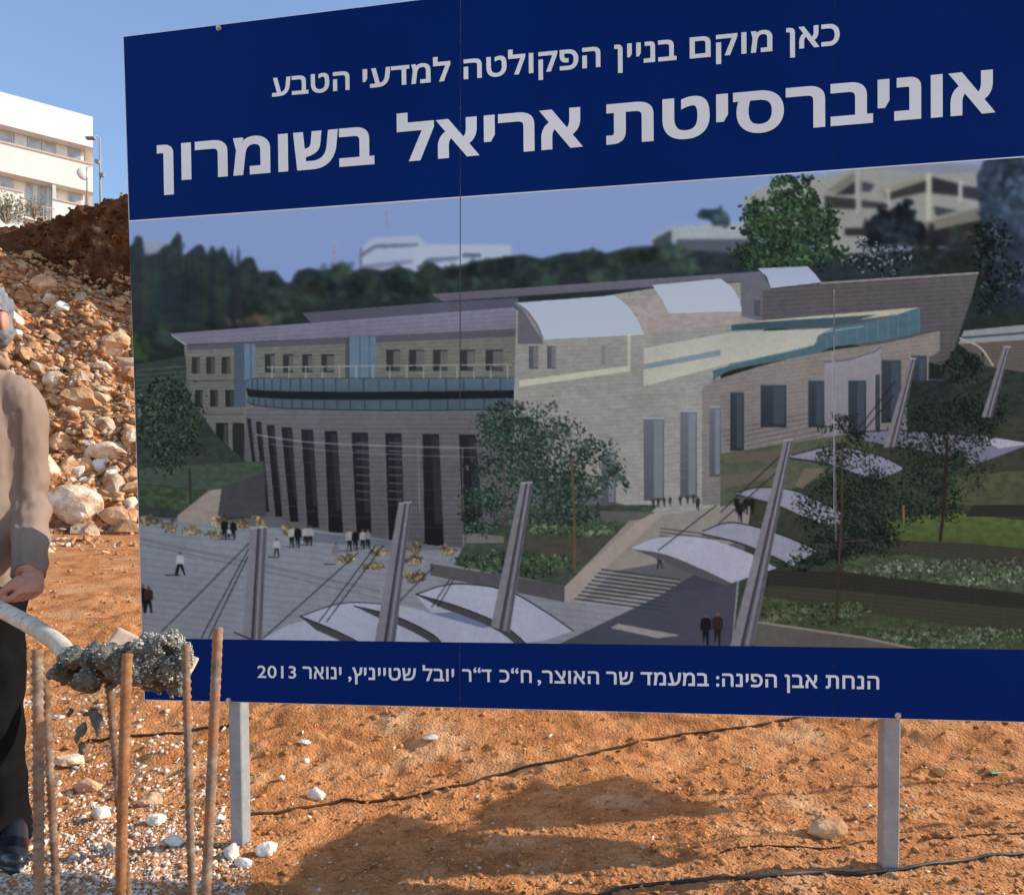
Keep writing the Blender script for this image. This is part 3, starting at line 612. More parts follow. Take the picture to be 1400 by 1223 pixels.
man2(246, 786, 32, (160, 162, 168), K_, 0.9); line([(226, 786), (246, 786)], 2.2, (60, 62, 72)); man2(378, 762, 27, (150, 150, 150), (70, 60, 60), 0.4); line([(366, 761), (380, 762)], 2, (70, 72, 82)); man2(459, 770, 29, (112, 110, 118), (130, 118, 110)); line([(443, 771), (459, 771)], 2, (76, 78, 88))
man2(195, 838, 40, K_, K_); man2(203, 838, 38, (58, 46, 44), K_, 0.3)
# -- planted terraces in the middle
poly([(636, 742), (662, 720), (720, 690), (840, 690), (900, 690), (870, 720), (790, 800), (772, 800), (620, 772)], (66, 76, 66), tex=0.25)
poly([(700, 728), (860, 738), (868, 745), (806, 772), (700, 750)], (76, 74, 66), tex=0.1); poly([(820, 698), (895, 700), (884, 716), (822, 712)], (92, 92, 88))
leaves(780, 715, 70, 16, 620, 1.9, [(66, 88, 62), (86, 106, 76), (48, 62, 50), (104, 114, 92)]); leaves(700, 770, 74, 16, 760, 2.0, [(48, 64, 48), (64, 84, 58), (36, 46, 40), (84, 98, 76)])
poly([(588, 770), (772, 800), (775, 822), (768, 822), (588, 786)], (84, 82, 86), tex=0.05); poly([(640, 728), (690, 733), (690, 742), (636, 742)], (112, 108, 104))
for cx, cy, rx, ry, n in [(700, 600, 50, 32, 800), (690, 660, 60, 40, 900), (745, 640, 55, 55, 1100), (790, 680, 40, 34, 520), (690, 570, 36, 20, 300), (760, 700, 36, 18, 300), (660, 700, 34, 30, 300), (810, 640, 40, 40, 420), (720, 590, 66, 40, 600)]:
    leaves(cx, cy, rx, ry, int(n * 1.8), 1.6, [(44, 62, 54), (58, 78, 66), (34, 46, 42), (84, 94, 88), (40, 56, 46)], alpha=0.75)
leaves(850, 650, 26, 16, 150, 1.8, [(70, 86, 78), (56, 70, 64)])
line([(689, 600), (690, 750)], 2.4, (82, 72, 66), 0.8); line([(781, 625), (785, 700), (786, 784)], 3.4, (98, 80, 64)); line([(784, 705), (806, 718)], 1.2, (96, 80, 66))
# stairs
poly([(772, 822), (774, 800), (860, 712), (1000, 690), (1060, 690), (1010, 740), (900, 770), (840, 780), (790, 826)], (134, 128, 124), tex=0.04)
poly([(772, 801), (868, 716), (890, 702), (905, 704), (780, 822), (772, 822)], (148, 138, 130))
for q in range(9):
    t_ = q / 8; line([(822 - 36 * t_, 778 + 40 * t_), (930 - 24 * t_, 792 + 42 * t_)], 2.2, (70, 70, 76)); line([(822 - 36 * t_, 781 + 40 * t_), (930 - 24 * t_, 795 + 42 * t_)], 1.4, (142, 138, 134))
poly([(760, 882), (900, 815), (960, 778), (1010, 770), (1000, 884)], (62, 66, 78), alpha=0.85); poly([(845, 852), (930, 868), (900, 872), (835, 858)], (136, 132, 132))
for q in range(3): line([(902, 722 + q * 5), (985, 732 + q * 5)], 1.8, (82, 80, 82))
for x_ in (893, 900, 908, 916, 930, 940, 948): man2(x_, 694 - (x_ - 893) * .1, 14, (70, 64, 64), (50, 46, 48))
man2(954, 698, 20, (66, 52, 52), K_); man2(902, 778, 26, (60, 62, 72), (52, 54, 62), .5)
# -- right-hand gardens
poly([(1035, 640), (1440, 560), (1440, 900), (1000, 900), (1010, 800)], (60, 66, 56), tex=0.15)
poly([(985, 620), (1180, 590), (1200, 620), (1080, 670), (985, 690)], (84, 90, 74), tex=0.12); poly([(990, 620), (1110, 612), (1110, 624), (990, 632)], (96, 92, 82)); poly([(985, 652), (1060, 640), (1060, 652), (985, 668)], (98, 94, 84))
poly([(1210, 712), (1300, 700), (1440, 716), (1440, 754), (1320, 742), (1215, 738)], (88, 100, 58), col2=(72, 86, 48), tex=0.14)
poly([(1210, 738), (1320, 742), (1440, 754), (1440, 784), (1230, 756)], (68, 66, 60), lines=0.1, lstep=5, lslope=-0.1)
poly([(1150, 760), (1240, 758), (1440, 786), (1440, 816), (1160, 790)], (72, 82, 64), tex=0.3); leaves(1300, 782, 140, 18, 900, 1.8, [(74, 88, 66), (98, 108, 92), (50, 60, 48), (116, 124, 112)])
poly([(1040, 778), (1160, 782), (1440, 816), (1440, 836), (1150, 806), (1038, 800)], (54, 53, 48), lines=0.12, lstep=5, lslope=-0.1); poly([(1038, 800), (1150, 806), (1440, 838), (1440, 870), (1150, 832), (1035, 816)], (66, 66, 56), lines=0.1, lstep=6, lslope=-0.1)
poly([(1030, 812), (1150, 834), (1440, 872), (1440, 900), (1260, 888), (1036, 852)], (70, 78, 58), tex=0.3); leaves(1120, 838, 90, 14, 500, 1.9, [(72, 84, 58), (94, 104, 78), (48, 56, 44)]); leaves(1300, 870, 120, 16, 700, 1.9, [(78, 94, 70), (104, 116, 98), (54, 64, 50)])
poly([(1036, 850), (1180, 872), (1260, 888), (1030, 888)], (92, 88, 86), tex=0.05); line([(1036, 850), (1180, 871), (1262, 889)], 3, (130, 122, 114))
poly([(1300, 650), (1440, 640), (1440, 690), (1290, 690)], (76, 82, 62), tex=0.2); poly([(1330, 690), (1440, 690), (1440, 706), (1320, 706)], (50, 50, 48))
def shade(pts, col, edge): poly(curve2(pts[0]) + curve2(pts[1])[::-1], col, tex=0.03, lines=0.05, lstep=3, lslope=0.3); line(curve2(pts[0]), 1.5, (40, 40, 46)); line(curve2(pts[1]), edge, (58, 58, 64))
C1 = (154, 156, 172)
shade([[(1160, 592), (1230, 588), (1330, 596), (1412, 606)], [(1160, 600), (1220, 610), (1300, 624), (1330, 636)]], (112, 114, 132), 2); poly([(1330, 594), (1412, 606), (1366, 613), (1335, 600)], (152, 154, 168))
shade([[(1082, 622), (1140, 610), (1200, 622), (1238, 640)], [(1078, 626), (1130, 634), (1180, 652), (1200, 656)]], (130, 132, 150), 3)
shade([[(1004, 674), (1040, 666), (1090, 672), (1150, 700)], [(1006, 676), (1060, 690), (1110, 712), (1150, 724)]], (134, 136, 150), 2.5)
shade([[(960, 726), (1000, 714), (1060, 728), (1118, 752)], [(960, 730), (1010, 742), (1060, 762), (1082, 774)]], (138, 140, 156), 2.5)
poly(curve2([(864, 748), (900, 735), (960, 735), (1020, 754), (1062, 776)]) + [(1000, 797)] + curve2([(1000, 797), (960, 778), (910, 758), (864, 750)]), C1, lines=0.04, lstep=3, lslope=0.3); poly(curve2([(864, 750), (910, 758), (960, 778), (1000, 797)]) + curve2([(996, 801), (950, 786), (905, 766), (864, 750)]), (84, 84, 90))
for x_ in (1008, 1020, 1028): man2(x_, 704, 26, (40, 36, 36), (34, 30, 32)); 
man2(1012, 714, 30, (44, 38, 38), (34, 30, 32))
# canopies at the bottom left
poly(curve2([(360, 872), (400, 852), (440, 848), (500, 862), (530, 880)]) + [(360, 882)], C1, lines=0.04, lstep=3, lslope=0.3)
poly(curve2([(410, 842), (470, 824), (540, 826), (600, 842), (640, 862), (665, 884)]) + [(500, 884), (470, 862)], C1, lines=0.04, lstep=3, lslope=0.3)
poly(curve2([(568, 812), (620, 798), (690, 806), (740, 832), (784, 862)]) + [(740, 876), (660, 884), (600, 850)], C1, lines=0.04, lstep=3, lslope=0.3)
for cv in ([(410, 842), (450, 858), (480, 872), (500, 884)], [(484, 828), (540, 842), (590, 866), (608, 884)], [(568, 812), (630, 830), (690, 856), (724, 884)]):
    poly(curve2(cv) + [(x_ - 8, y_ + 7) for x_, y_ in curve2(cv)][::-1][:-6], (72, 72, 78)); line(curve2(cv), 1.6, (38, 38, 44))
line(curve2([(568, 812), (620, 798), (690, 806), (740, 832), (784, 862)]), 1.6, (44, 46, 54)); line(curve2([(410, 842), (470, 824), (540, 826)]), 1.4, (50, 52, 60)); poly([(588, 838), (620, 836), (672, 856), (660, 858)], (84, 94, 130), alpha=0.7)
# stay cables
for a, b_ in (((343, 740), (216, 868)), ((342, 746), (275, 872)), ((344, 750), (285, 872)), ((490, 755), (360, 872)), ((514, 745), (436, 850)), ((524, 745), (446, 850)), ((592, 775), (546, 822)), ((616, 790), (590, 830)), ((621, 790), (598, 830)), ((980, 690), (900, 752)), ((1070, 620), (985, 700)), ((1068, 640), (982, 716)), ((1225, 520), (1170, 590)), ((1222, 540), (1180, 590)), ((1375, 500), (1300, 560))):
    line([a, b_], 1.5, (34, 34, 40), 0.85)
# trees at the right, over the canopies
for cx, cy, rx, ry, n in [(1155, 640, 50, 50, 500), (1150, 700, 60, 44, 700), (1130, 745, 50, 22, 360), (1195, 690, 50, 40, 400), (1185, 735, 60, 26, 420), (1290, 590, 66, 46, 800), (1285, 640, 62, 40, 620), (1270, 690, 54, 26, 380), (1340, 560, 40, 30, 300), (1315, 500, 26, 26, 320), (1100, 770, 40, 10, 120), (1150, 590, 30, 26, 180)]:
    leaves(cx, cy, rx, ry, int(n * 1.9), 1.5, [(28, 36, 32), (38, 50, 42), (22, 26, 26), (50, 64, 52), (32, 44, 34)], alpha=0.8)
line([(1147, 770), (1146, 800), (1143, 856)], 4, (66, 54, 46)); line([(1152, 600), (1151, 700), (1147, 770)], 3, (76, 62, 56)); line([(1295, 600), (1290, 700), (1285, 740)], 4.5, (52, 42, 38)); line([(1150, 740), (1190, 738)], 1.3, (92, 76, 64)); line([(1296, 640), (1330, 612)], 1.5, (70, 56, 50)); line([(1141, 600), (1143, 740)], 2.4, (138, 146, 146), 0.5)
line([(1235, 690), (1236, 715)], 3, (120, 100, 76)); poly([(1100, 640), (1130, 640), (1096, 668), (1088, 664)], (118, 106, 92), alpha=0.8)
# pylons
def pylon(p):
    (ax, ay), (bx, by), (cx, cy), (dx, dy) = p
    poly(p, (118, 116, 124), tex=0.05); f = lambda t: [(ax + (bx - ax) * t, ay + (by - ay) * t), (dx + (cx - dx) * t, dy + (cy - dy) * t)]
    poly([f(.45)[0], (bx, by), (cx, cy), f(.45)[1]], (100, 98, 108)); poly([f(.44)[0], f(.58)[0], f(.58)[1], f(.44)[1]], (64, 62, 70)); line(f(.72), 1.6, (134, 132, 138)); line(f(.9), 1.2, (70, 68, 74)); line([(ax, ay), (bx, by)], 2, (150, 148, 152))
for p in ([(1244, 490), (1253, 490), (1226, 610), (1208, 612)], [(1372, 474), (1382, 474), (1356, 570), (1342, 570)], [(1072, 602), (1084, 601), (1030, 882), (998, 884)], [(712, 660), (728, 659), (697, 864), (671, 856)], [(545, 688), (563, 686), (540, 880), (512, 878)], [(342, 722), (365, 720), (358, 874), (331, 874)]): pylon(p)
man2(965, 882, 44, K_, K_); man2(981, 882, 46, (52, 42, 40), (40, 34, 34)); 
line([(320, 864), (345, 874)], 2, (52, 54, 62))
_lum = IMG @ np.array([0.3, 0.59, 0.11]); IMG = IMG * 0.88 + _lum[..., None] * 0.12 * np.array([0.99, 1.0, 1.03])
IMG *= (1 + 0.035 * fbm(*np.meshgrid(np.arange(PW) / 7.0, np.arange(PH) / 6.0), 95, 3) + 0.016 * rng.normal(size=(PH, PW)))[..., None]
IMG = np.clip(255 * (np.clip(IMG, 0, 255) / 255) ** 1.16 * 1.14, 0, 255)
IMG *= (1 + 0.05 * fbm(*np.meshgrid(np.arange(PW) / 60.0, np.arange(PH) / 60.0), 91, 3))[..., None]

# ------------------------------------------------------------------ the sign
TL, TR, BR, BL = (168, 50), (1437, -107.5), (1419, 987.5), (197, 956.5)
sign = empty('construction_sign', tuple((S(320, 960) + S(1222, 980)) / 2 - Vector((0, 0, 0.48))), 'large navy construction sign with a printed picture of a new building, on two steel posts', 'sign')
def slab(name, corners, off0, off1, mat, parent):
    f = [S(x, y, off1) for x, y in corners]; bk = [p - SGN_N * (off1 - off0) for p in f]
    n = len(corners)
    return mesh_obj(name, f + bk, [tuple(range(n))[::-1], tuple(range(n, 2 * n))] + [(i, (i + 1) % n, n + (i + 1) % n, n + i) for i in range(n)], mat, parent)
def edge_at(a, b_, x): t = (x - a[0]) / (b_[0] - a[0]); return (x, a[1] + (b_[1] - a[1]) * t)
cuts = [(629.5, 628.5), (1141, 1139)]
tops = [TL] + [edge_at(TL, TR, a) for a, _ in cuts] + [TR]; bots = [BL] + [edge_at(BL, BR, b_) for _, b_ in cuts] + [BR]
for i in range(3):                                   # three sheets butted side by side
    g = 0.35
    q = [tops[i], tops[i + 1], bots[i + 1], bots[i]]
    if i > 0: q[0] = (q[0][0] + g, q[0][1]); q[3] = (q[3][0] + g, q[3][1])
    if i < 2: q[1] = (q[1][0] - g, q[1][1]); q[2] = (q[2][0] - g, q[2][1])
    slab('backing_sheet', q, -0.012, -0.0025, M['board_edge'], sign)
    ins = 0.9
    q2 = [(q[0][0] + (ins if i == 0 else 0), q[0][1] + 0.6), (q[1][0], q[1][1] + 0.6), (q[2][0], q[2][1] - 0.8), (q[3][0] + (ins if i == 0 else 0), q[3][1] - 0.8)]
    slab('navy_vinyl', q2, -0.0024, 0.0, M['blue'], sign)
nu, nv = 900, 492
U, Vv = np.meshgrid(np.linspace(0, 1, nu), np.linspace(0, 1, nv), indexing='ij')
Q = [(176, 302.5), (1429.5, 212.5), (1420, 888), (195.5, 872)]
PX = (1 - U) * (1 - Vv) * Q[0][0] + U * (1 - Vv) * Q[1][0] + U * Vv * Q[2][0] + (1 - U) * Vv * Q[3][0]
PY = (1 - U) * (1 - Vv) * Q[0][1] + U * (1 - Vv) * Q[1][1] + U * Vv * Q[2][1] + (1 - U) * Vv * Q[3][1]
ix = np.clip(PX - OX - 0.5, 0, PW - 1.001); iy = np.clip(PY - OY - 0.5, 0, PH - 1.001); fx = (ix % 1)[..., None]; fy = (iy % 1)[..., None]; i0 = ix.astype(int); j0 = iy.astype(int)
smp = (IMG[j0, i0] * (1 - fx) + IMG[j0, i0 + 1] * fx) * (1 - fy) + (IMG[j0 + 1, i0] * (1 - fx) + IMG[j0 + 1, i0 + 1] * fx) * fy
INK = np.array([1.50, 1.56, 1.40])
ink = np.maximum(srgb(smp)[0] * INK, 0.002); ink = ink / np.maximum(1, ink.max(-1, keepdims=True) / 0.82)
grid_mesh('printed_picture', S_np(PX, PY, 0.0008), M['picture'], sign, False, ink, flip=True)
line_top = [S(x, y, 0.0012) for x, y in ((176, 301.5), (1429.5, 211.4), (1429.5, 213.0), (176, 303.2))]
mesh_obj('picture_border', line_top, [(3, 2, 1, 0)], M['ink_white'], sign)

# lettering: word, x from, x to, baseline and cap lines
def yl(a, b_, x): return a[1] + (b_[1] - a[1]) * (x - a[0]) / (b_[0] - a[0])
def inside(p, q):
    x_, y_ = p; a_, b_ = q, np.roll(q, -1, 0); c_ = ((a_[:, 1] > y_) != (b_[:, 1] > y_)) & (x_ < (b_[:, 0] - a_[:, 0]) * (y_ - a_[:, 1]) / (b_[:, 1] - a_[:, 1] + 1e-12) + a_[:, 0]); return c_.sum() % 2 == 1
def contours(txt, bold):
    """closed outlines of a word, sampled and thickened: list of (points, signed area)"""
    cu = bpy.data.curves.new('lettering', 'FONT'); cu.body = txt; cu.space_character = 1.05; o = bpy.data.objects.new('lettering', cu); COL.objects.link(o)
    dg = bpy.context.evaluated_depsgraph_get(); c2 = o.to_curve(dg); out = []
    for sp in c2.splines:
        P = []
        bp = sp.bezier_points; n = len(bp)
        for i in range(n):
            a_, b_ = bp[i], bp[(i + 1) % n]; p0, p1, p2, p3 = a_.co, a_.handle_right, b_.handle_left, b_.co
            straight = (p1 - p0).cross(p3 - p0).length < 1e-6 and (p2 - p0).cross(p3 - p0).length < 1e-6
            for k in range(1 if straight else 6):
                t = k / 6; P.append(p0 * (1 - t) ** 3 + p1 * 3 * t * (1 - t) ** 2 + p2 * 3 * t * t * (1 - t) + p3 * t ** 3)
        Q = [P[0]]
        for p in P[1:]:
            if (p - Q[-1]).length > 1e-5: Q.append(p)
        if (Q[0] - Q[-1]).length < 1e-5: Q.pop()
        out.append(np.array([(p.x, p.y) for p in Q]))
    o.to_curve_clear(); bpy.data.objects.remove(o); bpy.data.curves.remove(cu)
    area = lambda q: 0.5 * np.sum(q[:, 0] * np.roll(q[:, 1], -1) - np.roll(q[:, 0], -1) * q[:, 1])
    A = [area(q) for q in out]; res = []
    for k, (q, ar) in enumerate(zip(out, A)):
        host = [m for m in range(len(out)) if m != k and A[m] * ar < 0 and abs(A[m]) > abs(ar) and inside(q.mean(0), out[m])]
        sgn = np.sign(A[host[0]] if host else ar)
        d0 = q - np.roll(q, 1, 0); d1 = np.roll(q, -1, 0) - q
        n0 = np.stack([d0[:, 1], -d0[:, 0]], 1) / (np.linalg.norm(d0, axis=1)[:, None] + 1e-9) * sgn; n1 = np.stack([d1[:, 1], -d1[:, 0]], 1) / (np.linalg.norm(d1, axis=1)[:, None] + 1e-9) * sgn
        off = (n0 + n1) / np.maximum(0.5, 1 + (n0 * n1).sum(1))[:, None]
        res.append((q + off * bold, -1 if host else 1))
    return res
from mathutils.geometry import tessellate_polygon
def word(txt, x0, x1, base, top, bold):
    cs = contours(txt, bold); outer = [q for q, ar in cs if ar > 0]; holes = [q for q, ar in cs if ar <= 0]
    V, Fc, lay = [], [], []
    for i, q in enumerate(outer):                    # fill each outline on its own
        loops = [q] + [h for h in holes if inside(h.mean(0), q)]
        ar_ = lambda l_: abs(0.5 * np.sum(l_[:, 0] * np.roll(l_[:, 1], -1) - np.roll(l_[:, 0], -1) * l_[:, 1])); want = ar_(q) - sum(ar_(h) for h in loops[1:])
        allp = np.concatenate(loops); best = None
        key = q
        for h in loops[1:]:                          # join a counter to its outline by a cut
            dd = np.linalg.norm(key[:, None] - h[None], axis=2); a_, b_ = np.unravel_index(np.argmin(dd), dd.shape)
            key = np.concatenate([key[:a_ + 1], np.roll(h, -b_, 0), h[b_:b_ + 1], key[a_:]])
        cand = [(allp, [tuple(t) for t in tessellate_polygon([[Vector((x_, y_, 0)) for x_, y_ in l_] for l_ in loops])])]
        for mth in ('EAR_CLIP', 'BEAUTY'):
            bm = bmesh.new(); f_ = bm.faces.new([bm.verts.new((x_, y_, 0)) for x_, y_ in key]); bm.verts.index_update()
            bmesh.ops.triangulate(bm, faces=[f_], ngon_method=mth); cand.append((key, [tuple(v.index for v in t.verts) for t in bm.faces])); bm.free()
        tri_a = lambda c: sum(abs(0.5 * ((c[0][t[1]][0] - c[0][t[0]][0]) * (c[0][t[2]][1] - c[0][t[0]][1]) - (c[0][t[2]][0] - c[0][t[0]][0]) * (c[0][t[1]][1] - c[0][t[0]][1]))) for t in c[1])
        best = min(cand, key=lambda c: abs(tri_a(c) - want))
        o = len(V); V += [tuple(p) for p in best[0]]; lay += [i % 5] * len(best[0]); Fc += [tuple(k + o for k in t) for t in best[1]]
    a = np.array(V); lay = np.array(lay); xa, xb = a[:, 0].min(), a[:, 0].max()
    cap = CAPH + bold; lo = -bold
    px = x0 + (a[:, 0] - xa) / (xb - xa) * (x1 - x0); v = (a[:, 1] - lo) / (cap - lo)
    yb = base[0][1] + (base[1][1] - base[0][1]) * (px - base[0][0]) / (base[1][0] - base[0][0]); yt = top[0][1] + (top[1][1] - top[0][1]) * (px - top[0][0]) / (top[1][0] - top[0][0])
    py = yb + (yt - yb) * v; px = px + (yb - py) * (-0.02 * (1 - px / 1400))
    P = S_np(px, py, 0.0014) + lay[:, None] * 0.00008 * _Nn
    nrm = [np.cross(P[f[1]] - P[f[0]], P[f[2]] - P[f[0]]) @ _Nn for f in Fc]; Fc = [f if k > 0 else f[::-1] for f, k in zip(Fc, nrm)]
    return mesh_obj('lettering', P, Fc, M['ink_white'], sign)
def measure(txt):
    cu = bpy.data.curves.new('m', 'FONT'); cu.body = txt; o = bpy.data.objects.new('m', cu); COL.objects.link(o)
    me = bpy.data.meshes.new_from_object(o.evaluated_get(bpy.context.evaluated_depsgraph_get())); h = max(v.co.y for v in me.vertices)
    bpy.data.objects.remove(o); bpy.data.meshes.remove(me); bpy.data.curves.remove(cu); return h
CAPH = measure('\u05d4')
rev = lambda s: s[::-1]
b2, t2 = ((247, 246.5), (1326, 157)), ((247, 196), (1326, 98))
for w_, a, c in (('בשומרון', 215, 512), ('אריאל', 543, 797), ('אוניברסיטת', 829, 1361)): word(rev(w_), a, c, b2, t2, 0.032)
b1, t1 = ((461, 124.5), (1135, 63)), ((461, 98.5), (1135, 33))
for w_, a, c in (('הטבע', 372, 478), ('למדעי', 496, 616), ('הפקולטה', 634, 821), ('בניין', 840, 925), ('מוקם', 943, 1056), ('כאן', 1075, 1148)): word(rev(w_), a, c, b1, t1, 0.022)
b3, t3 = ((352, 926), (1202, 942)), ((352, 909.5), (1202, 923.5))
for w_, a, c in (('ינואר', 414, 467), ('שטייניץ,', 476, 569), ('יובל', 578, 621), ('ד“ר', 632, 672), ('ח“כ', 683, 727), ('האוצר,', 735, 819), ('שר', 829, 866), ('במעמד', 876, 969), ('הפינה:', 979, 1062), ('אבן', 1073, 1118), ('הנחת', 1129, 1202)): word(rev(w_), a, c, b3, t3, 0.017)
word('2013', 352, 405, b3, ((352, 911.5), (1202, 925.5)), 0.012)

# joint strips between the sheets, bolts, posts, rear rails
M['joint'] = surf('joint_shadow_gap', [(0.3, (0.04, 0.045, 0.06)), (0.7, (0.08, 0.085, 0.1))], 20, 0.6)
M['joint_pale'] = surf('joint_highlight', [(0.35, (0.10, 0.11, 0.15)), (0.6, (0.42, 0.44, 0.44))], 9, 0.6)  # pale colour paints the highlight along the right-hand joint
for (xa, ya, xb, yb, w_, mt) in ((629.4, 255, 628.9, 560, 0.55, 'joint'), (1140.4, 395, 1140.0, 700, 0.7, 'joint_pale')):
    mesh_obj('sheet_joint', [S(xa - w_, ya, .0013), S(xa + w_, ya, .0013), S(xb + w_, yb, .0013), S(xb - w_, yb, .0013)], [(3, 2, 1, 0)], M[mt], sign)
for px, py in ((299.5, 39.5), (313, 957), (1227, 977.5), (1229, -66), (313, 500), (1228, 470)):
    c0 = S(px, py, 0.0); V_, F_ = tube([c0 + SGN_N * 0.001, c0 + SGN_N * 0.004], [0.0085, 0.0078], 14); V2, F2 = tube([c0 + SGN_N * 0.003, c0 + SGN_N * 0.009], 0.0052, 6); o = len(V_)
    if py in (500, 470): continue
    mesh_obj('bolt', V_ + V2, F_ + [tuple(i + o for i in f) for f in F2], M['zinc'], sign)
def post(px, foot_py):
    a = S(px, 960, -0.0135 - 0.0); w_, d_ = 0.040, 0.050
    bm = bmesh.new()
    t_top = (S(px, 90, 0) - S(px, 960, 0)).length; t_bot = (S(px, foot_py, 0) - S(px, 960, 0)).length + 0.18
    mtx = Matrix((( SGN_H.x, -SGN_N.x, SGN_V.x, a.x), (SGN_H.y, -SGN_N.y, SGN_V.y, a.y), (SGN_H.z, -SGN_N.z, SGN_V.z, a.z), (0, 0, 0, 1)))
    add_box(bm, (0, d_ / 2, (t_top - t_bot) / 2), (w_, d_, t_top + t_bot), mtx, 0.003)
    bm_obj('post', bm, M['galv'], sign)
post(320.5, 1155); post(1221, 1193)
for py in (120, 880):
    a, b_ = S(200, py - 3, -0.0635 - 0.021), S(1400, py + (4 if py > 500 else -120), -0.0635 - 0.021)
    V_, F_ = tube([a, b_], 0.02, 4); mesh_obj('rear_rail', V_, F_, M['galv'], sign)

# ------------------------------------------------------------------ finding ground points
def g_at(px, py, dmin=1.2, dmax=11.0):
    d = np.linspace(dmin, dmax, 2400); x = (px - HX) / F * d; z = CAM_H - (py - HY) / F * d
    k = np.argmax(z <= gh(x, d)); return Vector((x[k], d[k], float(gh(x[k], d[k]))))

# ------------------------------------------------------------------ stones
def hull_mesh(name, n, seed, box=0.45):
    r = np.random.default_rng(seed); p = r.normal(size=(n, 3)); p /= np.linalg.norm(p, axis=1)[:, None]
    p = p * (1 - box) + np.clip(p * 1.7, -0.8, 0.8) * box
    p *= r.uniform(0.82, 1.08, (n, 1))
    bm = bmesh.new()
    for q in p: bm.verts.new(q)
    g = bmesh.ops.convex_hull(bm, input=bm.verts); bmesh.ops.delete(bm, geom=[v for v in bm.verts if not v.link_faces], context='VERTS')
    bmesh.ops.recalc_face_normals(bm, faces=bm.faces); me = bpy.data.meshes.new(name); bm.to_mesh(me); bm.free(); return me
def rough_rock(name, seed, amp=0.16, sub=3):
    bm = bmesh.new(); bmesh.ops.create_icosphere(bm, subdivisions=sub, radius=1.0)
    r = np.random.default_rng(seed); dirs = r.normal(size=(13, 3)); dirs /= np.linalg.norm(dirs, axis=1)[:, None]; dist = r.uniform(0.58, 0.95, 13)
    for v in bm.verts:
        c = np.array(v.co); s = 1.0
        for d_, h_ in zip(dirs, dist):
            k = c @ d_
            if k > h_: s = min(s, h_ / k + 0.02)
        v.co = v.co * s * (1 + amp * float(fbm(c[0] * 2.1 + c[2] * 1.3 + seed, c[1] * 2.1 - c[2] * 1.7, seed, 3)))
    me = bpy.data.meshes.new(name); bm.to_mesh(me); bm.free(); return me
ROCKS = [rough_rock('rock_shape', 100 + i) for i in range(10)]
HULLS = [hull_mesh('stone_shape', 22, 200 + i) for i in range(10)]
SMALL = [hull_mesh('pebble_shape', 9, 300 + i) for i in range(8)]
_copies = {}
def rock(name, loc, size, mat, shape, label, cat, group=None, rot=None):
    key = (shape.name, mat.name)
    if key not in _copies:
        me = shape.copy(); me.materials.append(mat); _copies[key] = me
    o = bpy.data.objects.new(name, _copies[key]); COL.objects.link(o); o.location = loc; o.scale = size
    o.rotation_euler = rot if rot is not None else (random.uniform(-.4, .4), random.uniform(-.4, .4), random.uniform(0, 6.28))
    return setp(o, label, cat, group)
big = [(75, 522, 34, 30, 'stone', 'whitish angular block lodged high in the rubble slope'), (140, 582, 46, 28, 'stone', 'pale pitted boulder above the long slab in the rubble slope'),
 (158, 474, 52, 40, 'red_stone', 'big orange-brown boulder just under the dark cut beside the sign edge'), (148, 618, 70, 30, 'stone', 'long cream slab lying across the rubble beside the sign edge'),
 (98, 640, 40, 38, 'red_stone', 'brown rounded boulder left of the white-topped rock in the rubble'), (141, 638, 34, 30, 'white_stone', 'bright white-topped rock in the middle of the rubble slope'),
 (158, 672, 34, 56, 'stone', 'tall peach coloured rock leaning under the white-topped rock'), (104, 694, 74, 54, 'stone', 'largest broken boulder at the foot of the rubble heap'),
 (66, 642, 32, 46, 'stone', 'cream boulder in the rubble beside the jacket sleeve'), (178, 655, 24, 36, 'red_stone', 'rust brown rock tucked against the sign edge below the slab'),
 (158, 704, 44, 28, 'red_stone', 'low brown rock beneath the peach coloured rock'), (172, 728, 28, 30, 'red_stone', 'dark purplish brown stone at the foot of the rubble by the sign edge'),
 (58, 396, 44, 36, 'red_stone', 'dusty brown boulder at the upper edge of the sunlit rubble'), (118, 548, 52, 44, 'red_stone', 'wide rust brown boulder below the whitish angular block'),
 (86, 600, 36, 30, 'red_stone', 'shadowed brown stone left of the pale pitted boulder'), (140, 735, 26, 18, 'stone', 'small pale stone rolled out at the foot of the rubble'),
 (75, 738, 24, 18, 'white_stone', 'small white stone at the foot of the rubble by the sleeve'), (116, 658, 16, 15, 'white_stone', 'little round white stone between the brown boulder and the peach rock'),
 (98, 660, 20, 16, 'white_stone', 'little white stone under the brown rounded boulder'), (153, 328, 12, 14, 'white_stone', 'single white stone stuck in the dark earth cut'), (166, 265, 9, 7, 'white_stone', 'white stone on the crest of the earth bank beside the sign'),
 (80, 432, 28, 24, 'stone', 'pale stone under the dusty brown boulder in the upper rubble'), (180, 600, 26, 30, 'stone', 'pale rock half hidden by the sign edge beside the pitted boulder'), (182, 690, 22, 34, 'stone', 'cream rock half hidden by the sign edge near the foot of the rubble')]
for i, (px, py, w_, h_, mt, lab) in enumerate(big):
    p = bank_at(px, py); k = p.y / F
    rock('boulder', p - Vector((0, -0.02, 0.02)), (w_ * k * .54, (w_ + h_) * k * .25, h_ * k * .56), M[mt], ROCKS[i % 10], lab, 'rock', None, (random.uniform(-.2, .2), random.uniform(-.25, .25), random.uniform(-.5, .5)))
r2 = random.Random(5); n = 0
